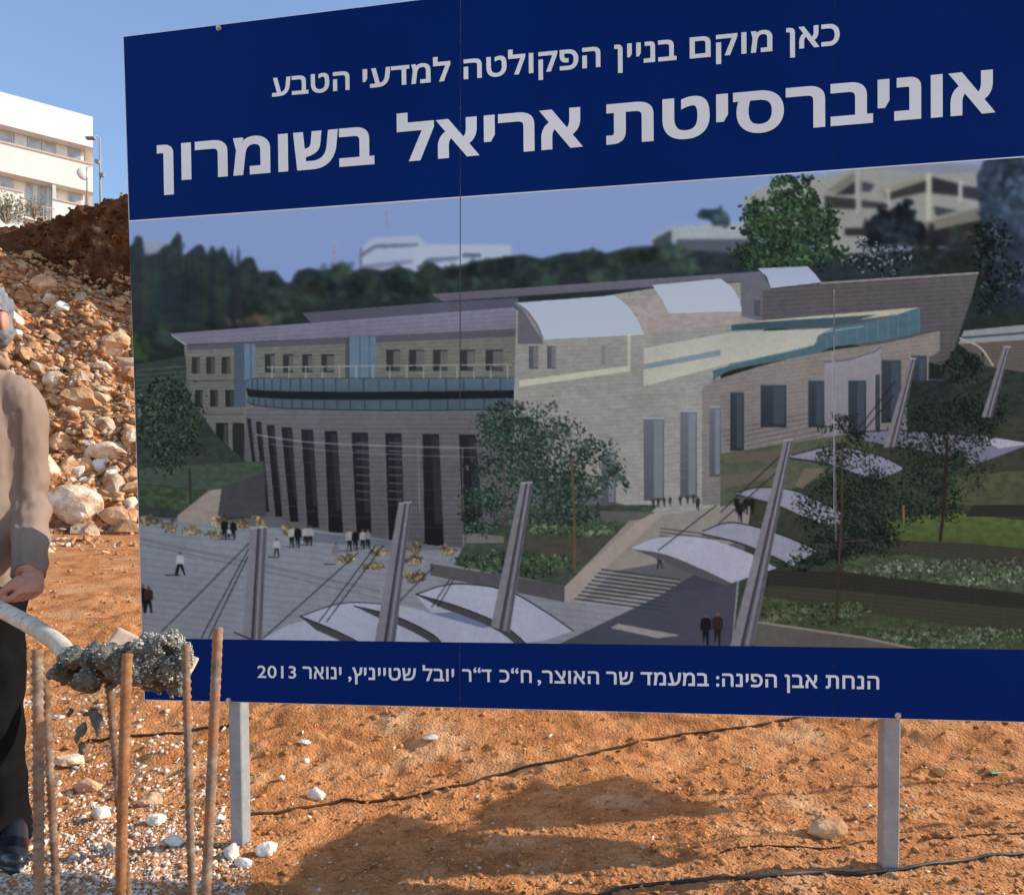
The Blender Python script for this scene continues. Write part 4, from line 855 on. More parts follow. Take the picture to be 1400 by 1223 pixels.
while n < 230:
    px, py = r2.uniform(-25, 190), r2.uniform(352, 745)
    if py < 352 + 0.4 * px and r2.random() < .9: continue
    p = bank_at(px, py); s = (3.4 + 13 * r2.random() ** 2.0) * (0.75 + 0.5 * (py - 350) / 400) * p.y / F
    mt = r2.choice(['stone', 'stone', 'red_stone', 'red_stone', 'red_stone', 'stone', 'white_stone'])
    rock('rubble_stone', p, (s * r2.uniform(.8, 1.3), s, s * r2.uniform(.6, .95)), M[mt], HULLS[n % 10], {'stone': 'cream coloured broken limestone lying in the rubble slope', 'red_stone': 'rust brown broken stone lying in the rubble slope', 'white_stone': 'whitish broken limestone lying in the rubble slope'}[mt], 'rock', {'stone': 'cream stones in the rubble slope', 'red_stone': 'rust brown stones in the rubble slope', 'white_stone': 'whitish stones in the rubble slope'}[mt]); n += 1

def scatter(name, pts, sizes, mat, shapes, label, cat):
    Vs, Fs, o = [], [], 0
    tmpl = []
    for me in shapes:
        v = np.array([tuple(x.co) for x in me.vertices]); f = [tuple(pl.vertices) for pl in me.polygons]; tmpl.append((v, np.array(f)))
    r = np.random.default_rng(len(pts))
    for i, (p, s) in enumerate(zip(pts, sizes)):
        v, f = tmpl[i % len(tmpl)]; a, b_ = r.uniform(0, 6.28, 2)
        ca, sa, cb, sb = math.cos(a), math.sin(a), math.cos(b_), math.sin(b_)
        m = np.array([[ca, -sa, 0], [sa, ca, 0], [0, 0, 1]]) @ np.array([[1, 0, 0], [0, cb, -sb], [0, sb, cb]])
        sc = s * r.uniform(.7, 1.3, 3) * np.array([1, 1, .75])
        Vs.append((v @ m.T) * sc + p); Fs.append(f + o); o += len(v)
    me = bpy.data.meshes.new(name); V = np.concatenate(Vs); Fc = np.concatenate(Fs)
    me.vertices.add(len(V)); me.vertices.foreach_set('co', V.reshape(-1).astype(np.float32))
    me.loops.add(Fc.size); me.loops.foreach_set('vertex_index', Fc.reshape(-1).astype(np.int32))
    me.polygons.add(len(Fc)); me.polygons.foreach_set('loop_start', np.arange(0, Fc.size, 3, dtype=np.int32)); me.update(calc_edges=True)
    return setp(link_mesh(name, me, mat), label, cat, None, 'stuff')
# rubble too small to pick apart
def bank_pts(n, x0, x1, s0, s1, seed):
    r = np.random.default_rng(seed); xi = r.uniform(x0, x1, n); si = r.uniform(s0, s1, n)
    i = np.clip(np.searchsorted(bx_, xi), 0, len(bx_) - 1); j = np.clip(np.searchsorted(sv, si), 0, len(sv) - 1)
    return np.stack([BX[i, j], BYd[i, j], BZd[i, j]], -1) + r.normal(0, .012, (n, 3)), r
p_, r_ = bank_pts(6000, -10.5, -4.0, 0.4, 7.9, 1); scatter('rubble', p_, 0.013 + 0.085 * r_.random(6000) ** 3.2, M['stone'], SMALL, 'small pale broken stones filling the rubble slope', 'rubble')
p_, r_ = bank_pts(9000, -10.5, -4.0, 0.2, 8.4, 2); scatter('red_rubble', p_, 0.016 + 0.10 * r_.random(9000) ** 3, M['red_stone'], SMALL, 'small red brown stones and clods filling the rubble slope', 'rubble')
p_, r_ = bank_pts(1500, -10.5, -4.0, 7.8, 11.5, 3); scatter('bank_clods', p_, 0.02 + 0.06 * r_.random(1500) ** 2, M['bank'], SMALL, 'dark earth clods on the raw cut and crest of the bank', 'earth')
r_ = np.random.default_rng(77); fx_ = r_.uniform(-9.6, -4.5, 420); fy_ = 9.05 - 0.9 * r_.random(420) ** 2; scatter('fallen_rubble', np.stack([fx_, fy_, gh(fx_, fy_)], -1), 0.012 + 0.075 * r_.random(420) ** 4, M['stone'], SMALL, 'loose stones fallen at the foot of the rubble slope', 'rubble')
# soil clods and pebbles on the ground
def ground_pts(n, seed, px0, px1, py0, py1, pw=1.0):
    r = np.random.default_rng(seed); out = []
    py = py0 + (py1 - py0) * r.random(n) ** pw; px = r.uniform(px0, px1, n)
    d = (CAM_H - 0.05) / ((py - HY) / F)
    for _ in range(6): d = np.clip((CAM_H - gh((px - HX) / F * d, d)) / ((py - HY) / F), 1.2, 10)
    x = (px - HX) / F * d; return np.stack([x, d, gh(x, d)], -1), r
p_, r_ = ground_pts(15000, 5, -150, 1560, 830, 1240); scatter('soil_clods', p_, (0.0022 + 0.010 * r_.random(15000) ** 4.5) * (0.6 + 0.35 * p_[:, 1]), M['clod'], SMALL, 'small red soil clods strewn over the ground', 'soil')
p_, r_ = ground_pts(1300, 6, -150, 1560, 850, 1240); scatter('pale_pebbles', p_, (0.002 + 0.007 * r_.random(1300) ** 3) * (0.6 + 0.3 * p_[:, 1]), M['gravel'], SMALL, 'scattered pale pebbles on the red soil', 'pebbles')
p_, r_ = ground_pts(6500, 7, -140, 330, 985, 1240, 0.7)
keep = r_.random(len(p_)) < np.clip(1.15 - np.abs((p_[:, 0] / p_[:, 1] * F + HX) - 120) / 260, 0.05, 1); p_ = p_[keep]
scatter('gravel', p_, (0.0026 + 0.0105 * r_.random(len(p_)) ** 3) * (0.6 + 0.25 * p_[:, 1]), M['gravel'], SMALL, 'whitish limestone gravel around the rebar and the left post', 'gravel')
p_, r_ = ground_pts(9000, 9, -140, 345, 1120, 1290); scatter('fine_gravel', p_, 0.0016 + 0.0045 * r_.random(9000) ** 2, M['gravel'], SMALL, 'fine pale grit covering the soil at the feet of the man', 'gravel')

singles = [(316, 1163, 30, 22, 'white_stone', 'pale stone wedged against the foot of the left sign post'), (366, 1160, 30, 22, 'white_stone', 'cream lump of stone just right of the left sign post'), (334, 1180, 26, 16, 'white_stone', 'grey shaded stone in front of the left sign post'),
 (432, 1086, 27, 20, 'white_stone', 'white stone on red soil right of the left post'), (419, 1040, 9, 12, 'white_stone', 'small white upright stone far behind the left post'), (386, 1062, 10, 8, 'white_stone', 'small white pebble behind the left post'),
 (588, 1010, 22, 8, 'white_stone', 'flat pale stone behind the middle of the sign'), (416, 1015, 18, 7, 'white_stone', 'flat pale stone behind the left post near the sign edge'),
 (1128, 1131, 60, 34, 'red_stone', 'brown flat-topped rock on the soil left of the right sign post'), (1284, 1054, 22, 15, 'red_stone', 'small broken rock right of the right sign post'), (300, 1120, 20, 14, 'white_stone', 'white stone behind the tall rightmost rebar'),
 (215, 1120, 26, 18, 'white_stone', 'cream stone in the gravel between the rebars'), (240, 1150, 30, 16, 'white_stone', 'flat white stone in the gravel beside the thin rebar'), (120, 1075, 34, 24, 'stone', 'ochre stone in the gravel behind the rebars'), (100, 1040, 44, 20, 'stone', 'flat cream slab at the back of the gravel patch'), (140, 1110, 26, 20, 'white_stone', 'white stone in the middle of the gravel patch'), (205, 1092, 34, 20, 'stone', 'tan angular stone at the back of the gravel patch')]
for i, (px, py, w_, h_, mt, lab) in enumerate(singles):
    p = g_at(px, py + h_ * .25); k = p.y / F
    rock('stone', p + Vector((0, 0, h_ * k * .18)), (w_ * k * .52, (w_ + h_) * k * .24, h_ * k * .55), M[mt], ROCKS[(i * 3 + 1) % 10], lab, 'rock', None, (0.1, random.uniform(-.15, .15), random.uniform(-.5, .5)))

# ------------------------------------------------------------------ cables on the ground
def cable(name, pix, rad, mat, label, lift=0.0):
    pts = catmull([g_at(x, y) for x, y in pix], 14); wob = random.Random(len(pix))
    pts = [Vector((p.x, p.y, float(gh(p.x, p.y)) + rad * 0.8 + lift)) for p in pts]
    zs = smooth1(np.array([p.z for p in pts]), 7); pts = [Vector((p.x, p.y, z)) for p, z in zip(pts, zs)]
    V_, F_ = tube(pts, rad, 8); return setp(mesh_obj(name, V_, F_, mat, None, True), label, 'cable')
cable('cable', [(1470, 1152), (1400, 1166), (1320, 1178), (1240, 1190), (1150, 1194), (1040, 1201), (940, 1206), (880, 1214), (830, 1226), (760, 1240)], 0.0052, M['black_rubber'], 'black cable snaking past the foot of the right sign post')
cable('cable', [(1470, 1136), (1400, 1140), (1300, 1146), (1210, 1152), (1150, 1158), (1080, 1157), (1010, 1160), (985, 1166)], 0.0026, M['dust_cable'], 'thin dirty wire running behind the right sign post')
cable('cable', [(1150, 968), (1080, 984), (1000, 996), (920, 1008), (840, 1024), (760, 1042), (690, 1060), (640, 1073), (580, 1086), (500, 1096), (460, 1098), (400, 1106), (335, 1114)], 0.0055, M['dust_cable'], 'long thin brown tube lying diagonally behind the sign')  # thin dark tube laid along the long diagonal line
cable('cable', [(330, 990), (280, 996), (235, 1003), (190, 1008), (150, 1010), (120, 1014)], 0.006, M['dust_cable'], 'short brown hose end lying behind the rebars')
c0 = g_at(1360, 1058); bm = bmesh.new(); add_box(bm, (0, 0, 0.004), (0.05, 0.022, 0.006), Matrix.Translation(c0) @ Matrix.Rotation(0.2, 4, 'Z'), 0.003)
M['green_plastic'] = surf('green_plastic', [(0.3, (0.04, 0.22, 0.10)), (0.7, (0.07, 0.30, 0.15))], 30, 0.5)
setp(bm_obj('plastic_scrap', bm, M['green_plastic']), 'scrap of green plastic on the soil right of the right sign post', 'litter')

# ------------------------------------------------------------------ rebar
def rebar(px_t, py_t, px_b, d, dia, label, seed):
    top = W(px_t, py_t, d); low = W(px_b, 1223, d + 0.0)
    dirv = (low - top).normalized(); L = (top.z - gh(top.x, top.y) + 0.10) / -dirv.z
    L = float(L); n = int(L / 0.0022); sg = 14; r0 = dia / 2
    u = dirv.cross(Vector((0, 1, 0))).normalized(); w_ = dirv.cross(u)
    t = np.linspace(0, L, n)[:, None]; a = (np.arange(sg) * 2 * math.pi / sg)[None, :]
    ph = (t / 0.0125 + np.abs(((a / math.pi) % 2) - 1) * 0.9 + seed * .37) % 1.0
    rr = r0 * (0.93 + (0.14 if seed in (4, 6) else 0.36) * np.exp(-((ph - .5) / .16) ** 2)) + r0 * 0.10 * np.exp(-(np.sin(a) / .25) ** 2)
    if seed % 2: rr = rr - r0 * 0.03
    rr[-1] *= 0.97; rr[0] *= 0.86
    bow = 0.004 * np.sin(t / L * 3.0 + seed)
    base = np.array(top)[None, None] + t[..., None] * np.array(dirv) + bow[..., None] * np.array(u)
    P = base + (rr * np.cos(a))[..., None] * np.array(u) + (rr * np.sin(a))[..., None] * np.array(w_)
    V = P.reshape(-1, 3); Fc = []
    for i in range(n - 1):
        for k in range(sg):
            k2 = (k + 1) % sg; Fc.append((i * sg + k, i * sg + k2, (i + 1) * sg + k2, (i + 1) * sg + k))
    Fc.append(tuple(range(sg - 1, -1, -1))); Fc.append(tuple((n - 1) * sg + k for k in range(sg)))
    o = mesh_obj('rebar', V, Fc, M[{4: 'rust_orange', 1: 'rust_pale', 5: 'rust_pale', 6: 'rust_pale'}.get(seed, 'rust')], None, True); return setp(o, label, 'rebar', 'rebars standing in a ring')
rebar(48, 888, 50, 1.10, 0.0150, 'thick ribbed rebar in front of the dark trousers, left of the shovel', 1)
rebar(59, 930, 79, 1.50, 0.0145, 'dark rebar just behind the leftmost ribbed one', 2)
rebar(148, 925, 178, 1.46, 0.0145, 'dark rebar rising behind and below the shovel blade', 3)
rebar(177, 893, 168, 1.06, 0.0150, 'orange rusty rebar standing in front of the middle of the wet concrete', 4)
rebar(257, 881, 262, 1.20, 0.0125, 'thin ribbed rebar in front of the tip of the shovel load', 5)
rebar(299, 857, 278, 1.13, 0.0150, 'tall smooth-sided rebar leaning before the sign, right of the shovel', 6)

# ------------------------------------------------------------------ shovel with wet concrete
M['handle'] = surf('worn_white_painted_handle', [(0.3, (0.40, 0.31, 0.22)), (0.55, (0.60, 0.50, 0.39)), (0.8, (0.70, 0.62, 0.51))], 22, 0.7, 0.3, 120, 0.3, spots=(70, 0.60, 0.70, (0.16, 0.12, 0.09)), bdist=0.003)
M['blade'] = surf('dusty_shovel_steel', [(0.3, (0.46, 0.30, 0.20)), (0.6, (0.62, 0.44, 0.31)), (0.8, (0.68, 0.52, 0.40))], 18, 0.75, 0.2, 120, 0.3, metal=0.1, spots=(26, 0.60, 0.70, (0.36, 0.22, 0.13)))
M['concrete'] = surf('wet_concrete', [(0.3, (0.045, 0.042, 0.034)), (0.55, (0.11, 0.103, 0.084)), (0.8, (0.20, 0.19, 0.155))], 40, 0.55, 0.8, 150, 0.4, bdist=0.004)
M['aggregate_glints'] = surf('wet_aggregate_glints', [(0.3, (0.08, 0.08, 0.065)), (0.5, (0.30, 0.29, 0.24)), (0.68, (0.62, 0.60, 0.53))], 90, 0.5, 0.3, 300, 0.4, bdist=0.002)
sh = empty('shovel', tuple(W(165, 915, 1.3)), 'long-handled shovel with pinkish dusty blade held over the rebars', 'shovel')
hp = catmull([W(-190, 742, 2.02), W(-90, 786, 1.86), W(0, 832, 1.68), W(48, 858, 1.56), W(78, 878, 1.47), W(92, 893, 1.41), W(110, 899, 1.37)], 10)
V_, F_ = tube(hp, list(np.interp(np.linspace(0, 1, len(hp)), [0, .5, .8, .9, 1], [.0185, .0185, .0175, .0165, .015])), 18); mesh_obj('handle', V_, F_, M['handle'], sh, True)
nu_, nv_ = 26, 21; PB = np.zeros((nu_, nv_, 3))
for i in range(nu_):
    for j in range(nv_):
        u = i / (nu_ - 1); v = j / (nv_ - 1) * 1.25 - 0.25
        wd = 0.088 * (1 - 0.35 * max(0, u - .55) ** 1.3 / .45 ** 1.3)
        c_ = W(112 + 140 * u, 912 + 6 * u, 1.335 - 0.03 * u)
        lift = 0.062 * abs(v) ** 1.7 * (1 - .5 * u) * (1.0 if v > 0 else .55) + 0.02 * (1 - u) ** 3
        PB[i, j] = (c_.x + 0.018 * (v > 0) * v * (1 - u), c_.y + wd * v, c_.z - 0.012 + lift)
bl = grid_mesh('blade', PB, M['blade'], sh); sm = bl.modifiers.new('thickness', 'SOLIDIFY'); sm.thickness = 0.003
V_, F_ = tube([hp[-8], hp[-1], W(128, 903, 1.335)], [.0178, .0185, .010], 16); mesh_obj('socket', V_, F_, M['blade'], sh, True)

def blob_mesh(name, balls, voxel, amp, fscale, seed, mat, parent=None, smooth=True):
    bm = bmesh.new()
    for (c, r_) in balls:
        q = bmesh.ops.create_icosphere(bm, subdivisions=2, radius=1.0)['verts']
        for v in q: v.co = Vector((v.co.x * r_[0], v.co.y * r_[1], v.co.z * r_[2])) + Vector(c)
    me = bpy.data.meshes.new(name); bm.to_mesh(me); bm.free()
    return remesh(name, me, voxel, amp, fscale, seed, mat, parent, smooth)
def remesh(name, me, voxel, amp, fscale, seed, mat, parent=None, smooth=True, iters=2):
    t = bpy.data.objects.new('tmp', me); COL.objects.link(t)
    md = t.modifiers.new('r', 'REMESH'); md.mode = 'VOXEL'; md.voxel_size = voxel
    if iters: s = t.modifiers.new('s', 'SMOOTH'); s.factor = 0.6; s.iterations = iters
    me2 = bpy.data.meshes.new_from_object(t.evaluated_get(bpy.context.evaluated_depsgraph_get())); bpy.data.objects.remove(t); bpy.data.meshes.remove(me)
    n = len(me2.vertices); a = np.empty(n * 3); me2.vertices.foreach_get('co', a); a = a.reshape(-1, 3); nr = np.empty(n * 3); me2.vertices.foreach_get('normal', nr); nr = nr.reshape(-1, 3)
    if amp:
        f = fbm(a[:, 0] * fscale + a[:, 1] * fscale * .7, a[:, 2] * fscale - a[:, 1] * fscale * .6, seed, 3)
        a = a + nr * (amp * f)[:, None]; me2.vertices.foreach_set('co', a.reshape(-1).astype(np.float32)); me2.update()
    me2.name = name
    return link_mesh(name, me2, mat, parent, smooth)
rc = random.Random(3)
mass = [(86, 912, 18, 24), (103, 911, 20, 32), (122, 914, 22, 36), (142, 914, 22, 38), (160, 912, 22, 38), (178, 906, 24, 32), (196, 906, 26, 42), (212, 903, 26, 44), (230, 900, 24, 40), (244, 900, 18, 34), (252, 898, 10, 22), (200, 890, 30, 22), (225, 884, 28, 18), (188, 925, 20, 14), (214, 930, 20, 14), (84, 921, 12, 10)]
balls = []
for px, py, w_, h_ in mass:
    for q in range(9):
        d = 1.315 + rc.uniform(-.055, .045); s = rc.uniform(.30, .62)
        balls.append((W(px + rc.uniform(-.5, .5) * w_, py + rc.uniform(-.5, .5) * h_, d), (w_ * s * d / F, .022, min(h_ * .5, h_ * s) * d / F)))
for px, py, w_ in ((243, 944, 9), (238, 937, 7), (247, 934, 6), (150, 938, 5), (118, 932, 6)):
    balls.append((W(px, py, 1.30), (w_ * 1.3e-3, .011, w_ * 1.3e-3)))
conc = empty('wet_concrete', tuple(W(170, 925, 1.32)), 'heap of wet grey concrete on the shovel blade', 'concrete')
cb = blob_mesh('concrete_mass', balls, 0.0034, 0.010, 70, 5, M['concrete'], conc)
cm = cb.data; nn = len(cm.polygons); rr = np.random.default_rng(4); sel = rr.choice(nn, min(nn, 4200), replace=False); pts, szs = [], []
for s in sel:
    pl = cm.polygons[int(s)]; c_ = pl.center
    pxx = c_.x / c_.y * F + HX
    if rr.random() < (0.95 if pxx > 175 else 0.38) * (1.0 if pl.normal.z > -0.45 else 0.15): pts.append(tuple(c_ + pl.normal * 0.0008)); szs.append((0.0013 + 0.0030 * rr.random() ** 2) * (1.3 if pxx > 185 else 0.9))  # aggregate; pale grains denser and larger at right also stand in for glints
ag = scatter('aggregate_glints', pts, np.array(szs), M['aggregate_glints'], SMALL, None, None); ag.parent = conc; bpy.context.view_layer.update(); ag.matrix_parent_inverse = conc.matrix_world.inverted()
drops = [((133, 985), [(133, 985, 9, 13), (126, 974, 7, 6), (134, 998, 4, 9), (119, 976, 5, 4)], 'largest clump of wet concrete falling from the shovel'), ((110, 1002), [(110, 1000, 7, 8), (115, 992, 5, 6), (106, 1008, 4, 8), (112, 1018, 5, 6)], 'ragged falling clump of concrete below and left of the largest one'), ((97, 973), [(97, 973, 4, 5), (94, 977, 2.5, 3)], 'small drop of concrete falling nearest the blade'), ((113, 1024), [(113, 1026, 5, 5), (110, 1021, 4, 5)], 'lowest small clump of falling concrete')]
for i, ((cx, cy), bs, lab) in enumerate(drops):
    o = blob_mesh('falling_concrete', [(W(x_, y_, 1.33 + rc.uniform(-.01, .01)), (a * 1.3e-3, a * 1.2e-3, b_ * 1.3e-3)) for x_, y_, a, b_ in bs], 0.0018, 0.004, 120, i, M['concrete']); setp(o, lab, 'concrete')

# ------------------------------------------------------------------ the man at the left edge
M['skin'] = surf('skin', [(0.3, (0.36, 0.17, 0.12)), (0.6, (0.46, 0.24, 0.17)), (0.8, (0.52, 0.29, 0.21))], 30, 0.55, 0.15, 250, 0.4, bdist=0.002)
M['jacket'] = surf('beige_jacket_cloth', [(0.3, (0.205, 0.145, 0.108)), (0.7, (0.26, 0.19, 0.146))], 6, 0.85, 0.25, 500, 0.25, bdist=0.002)
M['trousers'] = surf('black_trouser_cloth', [(0.3, (0.006, 0.0055, 0.006)), (0.7, (0.011, 0.010, 0.0105))], 6, 0.95, 0.3, 300, 0.03)
M['shoe'] = surf('black_shoe_leather', [(0.3, (0.008, 0.010, 0.016)), (0.7, (0.02, 0.022, 0.03))], 12, 0.35, 0.1, 100, 0.5)
M['hair'] = surf('grey_hair', [(0.3, (0.10, 0.105, 0.12)), (0.7, (0.22, 0.23, 0.26))], 60, 0.7, 0.8, 300, 0.3, stretch=(1, 1, .25), bdist=0.004)
M['shirt'] = surf('grey_shirt', [(0.3, (0.13, 0.14, 0.16)), (0.7, (0.20, 0.21, 0.24))], 20, 0.8)
M['glasses'] = surf('dark_glasses_frame', [(0.3, (0.02, 0.02, 0.02)), (0.7, (0.04, 0.04, 0.045))], 20, 0.3)
DM = 2.25
def loft(rings, seg=20):
    """closed tube: rings of (centre, axis x, axis y) given as (Vector c, rx, ry, tilt vector or None)"""
    V, Fc = [], []
    for c_, ux, uy in rings:
        for k in range(seg):
            a = 2 * math.pi * k / seg; V.append(Vector(c_) + Vector(ux) * math.cos(a) + Vector(uy) * math.sin(a))
    n = len(rings)
    for i in range(n - 1):
        for k in range(seg): k2 = (k + 1) % seg; Fc.append((i * seg + k, i * seg + k2, (i + 1) * seg + k2, (i + 1) * seg + k))
    Fc.append(tuple(range(seg - 1, -1, -1))); Fc.append(tuple((n - 1) * seg + k for k in range(seg)))
    return V, Fc
def join(parts):
    V, Fc = [], []
    for v, f in parts:
        o = len(V); V += list(v); Fc += [tuple(i + o for i in q) for q in f]
    me = bpy.data.meshes.new('joined'); me.from_pydata([tuple(v) for v in V], [], Fc); me.update()
    bm = bmesh.new(); bm.from_mesh(me); bmesh.ops.recalc_face_normals(bm, faces=bm.faces); bm.to_mesh(me); bm.free(); return me
def ell(px, py, d, rx, ry, tz=0.0): c_ = W(px, py, d); return (c_, Vector((rx, 0, tz)), Vector((0, ry, 0)))
gz = float(gh(-1.6, 2.2))
root = empty('person', tuple(Vector((W(-60, 900, DM).x, DM, gz))), 'grey-haired man in a beige jacket and black trousers working with the shovel', 'person')
torso = loft([ell(-52, 474, 2.27, .060, .062), ell(-54, 490, 2.26, .095, .085), ell(-57, 512, 2.26, .165, .105), ell(-60, 540, 2.25, .195, .125), ell(-60, 600, 2.25, .200, .140), ell(-60, 680, 2.25, .196, .140), ell(-60, 760, 2.25, .198, .140), ell(-60, 815, 2.25, .200, .142), ell(-60, 838, 2.25, .192, .137), ell(-60, 842, 2.25, .16, .11)], 32)
armL = catmull([W(0, 535, 2.26), W(30, 552, 2.26), W(37, 610, 2.27), W(40, 680, 2.27), W(42, 725, 2.22), W(38, 786, 2.06)], 6)
n_ = len(armL); rl = list(np.interp(np.linspace(0, 1, n_), [0, .2, .45, .62, .8, .95, 1], [.064, .064, .056, .054, .053, .046, .044]))
sleeveL = tube(armL, rl, 22)
armR = catmull([W(-118, 535, 2.26), W(-150, 560, 2.26), W(-165, 640, 2.28), W(-160, 700, 2.24), W(-120, 742, 2.08), W(-95, 762, 2.00)], 6)
sleeveR = tube(armR, rl, 22)
jk = remesh('jacket', join([torso, sleeveL, sleeveR]), 0.0075, 0.0, 1, 1, M['jacket'], root, True, 3)
a = np.empty(len(jk.data.vertices) * 3); jk.data.vertices.foreach_get('co', a); a = a.reshape(-1, 3); nr = np.empty(a.size); jk.data.vertices.foreach_get('normal', nr); nr = nr.reshape(-1, 3)
pxs = a[:, 0] / a[:, 1] * F + HX; pys = HY - (a[:, 2] - CAM_H) / a[:, 1] * F
arm_m = sstep(20, 30, pxs)
fold = 0.0085 * np.sin((pys - 690) / 7.0 + 2.4 * fbm(pxs / 30, pys / 30, 3, 2)) * np.exp(-((pys - 700) / 46) ** 2) * arm_m + 0.004 * np.sin((pys - 770) / 5.5 + pxs * .12) * np.exp(-((pys - 768) / 16) ** 2) * arm_m
fold = fold + 0.006 * fbm(pxs / 26 , pys / 90, 5, 3) + 0.004 * fbm(pxs / 9, pys / 22, 15, 2)
fold = fold - 0.008 * np.exp(-((pxs - 24) / 3.0) ** 2) * (pys > 560)
a = a + nr * fold[:, None]; jk.data.vertices.foreach_set('co', a.reshape(-1).astype(np.float32)); jk.data.update()
V_, F_ = tube(catmull([W(-92, 505, 2.15), W(-74, 484, 2.16), W(-30, 482, 2.17), W(-6, 490, 2.20), W(6, 500, 2.25)], 6), .016, 8); mesh_obj('collar', V_, F_, M['jacket'], root, True)
def leg(cx0, cx1, cx2): return loft([ell(cx0, 800, 2.25, .105, .12), ell(cx0, 850, 2.25, .102, .115), ell((cx0 + cx1) / 2, 930, 2.25, .090, .098), ell(cx1, 1000, 2.25, .077, .082), ell((cx1 + cx2) / 2, 1070, 2.26, .074, .080), ell(cx2, 1130, 2.27, .072, .085), ell(cx2, 1152, 2.27, .070, .088)], 24)
hips = loft([ell(-60, 770, 2.25, .17, .11), ell(-60, 830, 2.25, .185, .125), ell(-60, 880, 2.25, .165, .12), ell(-60, 905, 2.25, .08, .08)], 24)
remesh('trousers', join([hips, leg(-18, -8, 6), leg(-104, -116, -128)]), 0.009, 0.012, 14, 3, M['trousers'], root)
def shoe(px):
    h = W(px, 1158, 2.30); R_ = []
    for t, w_, hh in [(0, .03, .03), (.06, .04, .07), (.12, .043, .078), (.19, .046, .055), (.25, .047, .042), (.29, .036, .034), (.305, .015, .02)]:
        c_ = Vector((h.x + t * .64, 2.36 - t, gz + 0.012 + hh / 2)); R_.append((c_, Vector((w_, 0, 0)), Vector((0, 0, hh / 2 + .008))))
    s = remesh('shoe', join([loft(R_, 20)]), 0.006, 0, 1, 1, M['shoe'], root); 
    V_, F_ = loft([(Vector((h.x + t * .64, 2.365 - t, gz + 0.012)), Vector((w_, .0, 0)), Vector((0, 0, .011))) for t, w_ in ((-.004, .02), (.02, .040), (.1, .043), (.15, .040), (.22, .049), (.28, .044), (.315, .022), (.322, .006))], 16); mesh_obj('sole', V_, F_, M['shoe'], s, True)
shoe(4); shoe(-128)
# body: head, neck, arms and hands, one surface
hc = W(-33, 434, 2.26)
parts = []
def sph(c_, rx, ry, rz, sub=3):
    bm = bmesh.new(); bmesh.ops.create_icosphere(bm, subdivisions=sub, radius=1.0)
    V = [Vector((v.co.x * rx, v.co.y * ry, v.co.z * rz)) + Vector(c_) for v in bm.verts]; bm.verts.index_update(); Fc = [tuple(v.index for v in f.verts) for f in bm.faces]; bm.free(); return V, Fc
parts.append(sph(hc + Vector((0, .012, .018)), .076, .094, .100)); parts.append(sph(hc + Vector((0, -.018, -.050)), .060, .070, .070)); parts.append(sph(hc + Vector((0, -.045, -.092)), .034, .030, .026))
parts.append(sph(hc + Vector((0, -.094, -.012)), .013, .022, .026)); parts.append(sph(hc + Vector((0, -.082, .016)), .010, .014, .030))
for sx in (-1, 1):
    parts.append(sph(hc + Vector((sx * .079, .012, -.008)), .010, .020, .034)); parts.append(sph(hc + Vector((sx * .034, -.072, .026)), .024, .014, .008)); parts.append(sph(hc + Vector((sx * .045, -.060, -.030)), .024, .024, .022))
parts.append(sph(hc + Vector((0, -.084, -.056)), .022, .010, .006)); parts.append(sph(hc + Vector((0, -.083, -.068)), .019, .010, .007))
parts.append(tube([hc + Vector((0, .02, -.06)), W(-50, 500, 2.27), W(-56, 540, 2.26)], [.058, .060, .085], 18))
parts.append(loft([ell(-60, 525, 2.25, .14, .08), ell(-60, 600, 2.25, .17, .11), ell(-60, 760, 2.25, .16, .10)], 24))
parts.append(tube(armL, [r_ * .72 for r_ in rl], 16)); parts.append(tube(armR, [r_ * .72 for r_ in rl], 16))
def hand(wr, kn, side, curl_dir, palm_n):
    """fist: wrist point, knuckle centre, across-the-knuckles vector, direction in which the fingers curl"""
    P = []; ax = (kn - wr).normalized()
    P.append(loft([(wr, side * .026, palm_n * .019), (wr.lerp(kn, .35), side * .036, palm_n * .019), (wr.lerp(kn, .75), side * .043, palm_n * .020), (kn, side * .041, palm_n * .015)], 16))
    for i, (o_, l_) in enumerate(((-.031, .90), (-.0105, 1.0), (.0105, .96), (.031, .80))):
        k0 = kn + side * o_ - ax * .006; a1 = k0 + ax * .022 * l_ + curl_dir * .022; a2 = a1 + curl_dir * .026 * l_ - ax * .008; a3 = a2 - ax * .024 * l_ + curl_dir * .004
        P.append(tube(catmull([k0 - ax * .012, k0, a1, a2, a3], 4), [.0095] * 5 + [.0092] * 4 + [.0088] * 4 + [.0082] * 3 + [.0065], 10))
    t0 = wr.lerp(kn, .3) - side * .030; t1 = t0 + ax * .026 - side * .014 + curl_dir * .016; t2 = t1 + ax * .022 + curl_dir * .022 + side * .004; t3 = t2 + ax * .012 + curl_dir * .012 + side * .016
    P.append(tube(catmull([t0, t1, t2, t3], 4), [.0125] * 4 + [.0112] * 4 + [.0102] * 4 + [.0078], 10)); return P
wr = W(45, 780, 2.06); kn = W(39, 811, 2.03)
parts += hand(wr, kn, Vector((.30, .93, .05)).normalized(), Vector((-.97, -.12, -.05)).normalized(), Vector((.92, -.28, .05)).normalized())
wr2 = W(-95, 762, 2.00); kn2 = W(-70, 776, 1.93)
parts += hand(wr2, kn2, Vector((.1, .25, .95)).normalized(), Vector((.3, -.6, -.2)).normalized(), Vector((.5, -.6, .1)).normalized())
remesh('body', join(parts), 0.0036, 0, 1, 1, M['skin'], root, True, 1)
hairp = [sph(hc + Vector((0, .030, .036)), .084, .088, .092), sph(hc + Vector((.052, .030, -.02)), .034, .050, .056), sph(hc + Vector((-.052, .030, -.02)), .034, .050, .056), sph(hc + Vector((0, .055, -.03)), .068, .052, .060)]
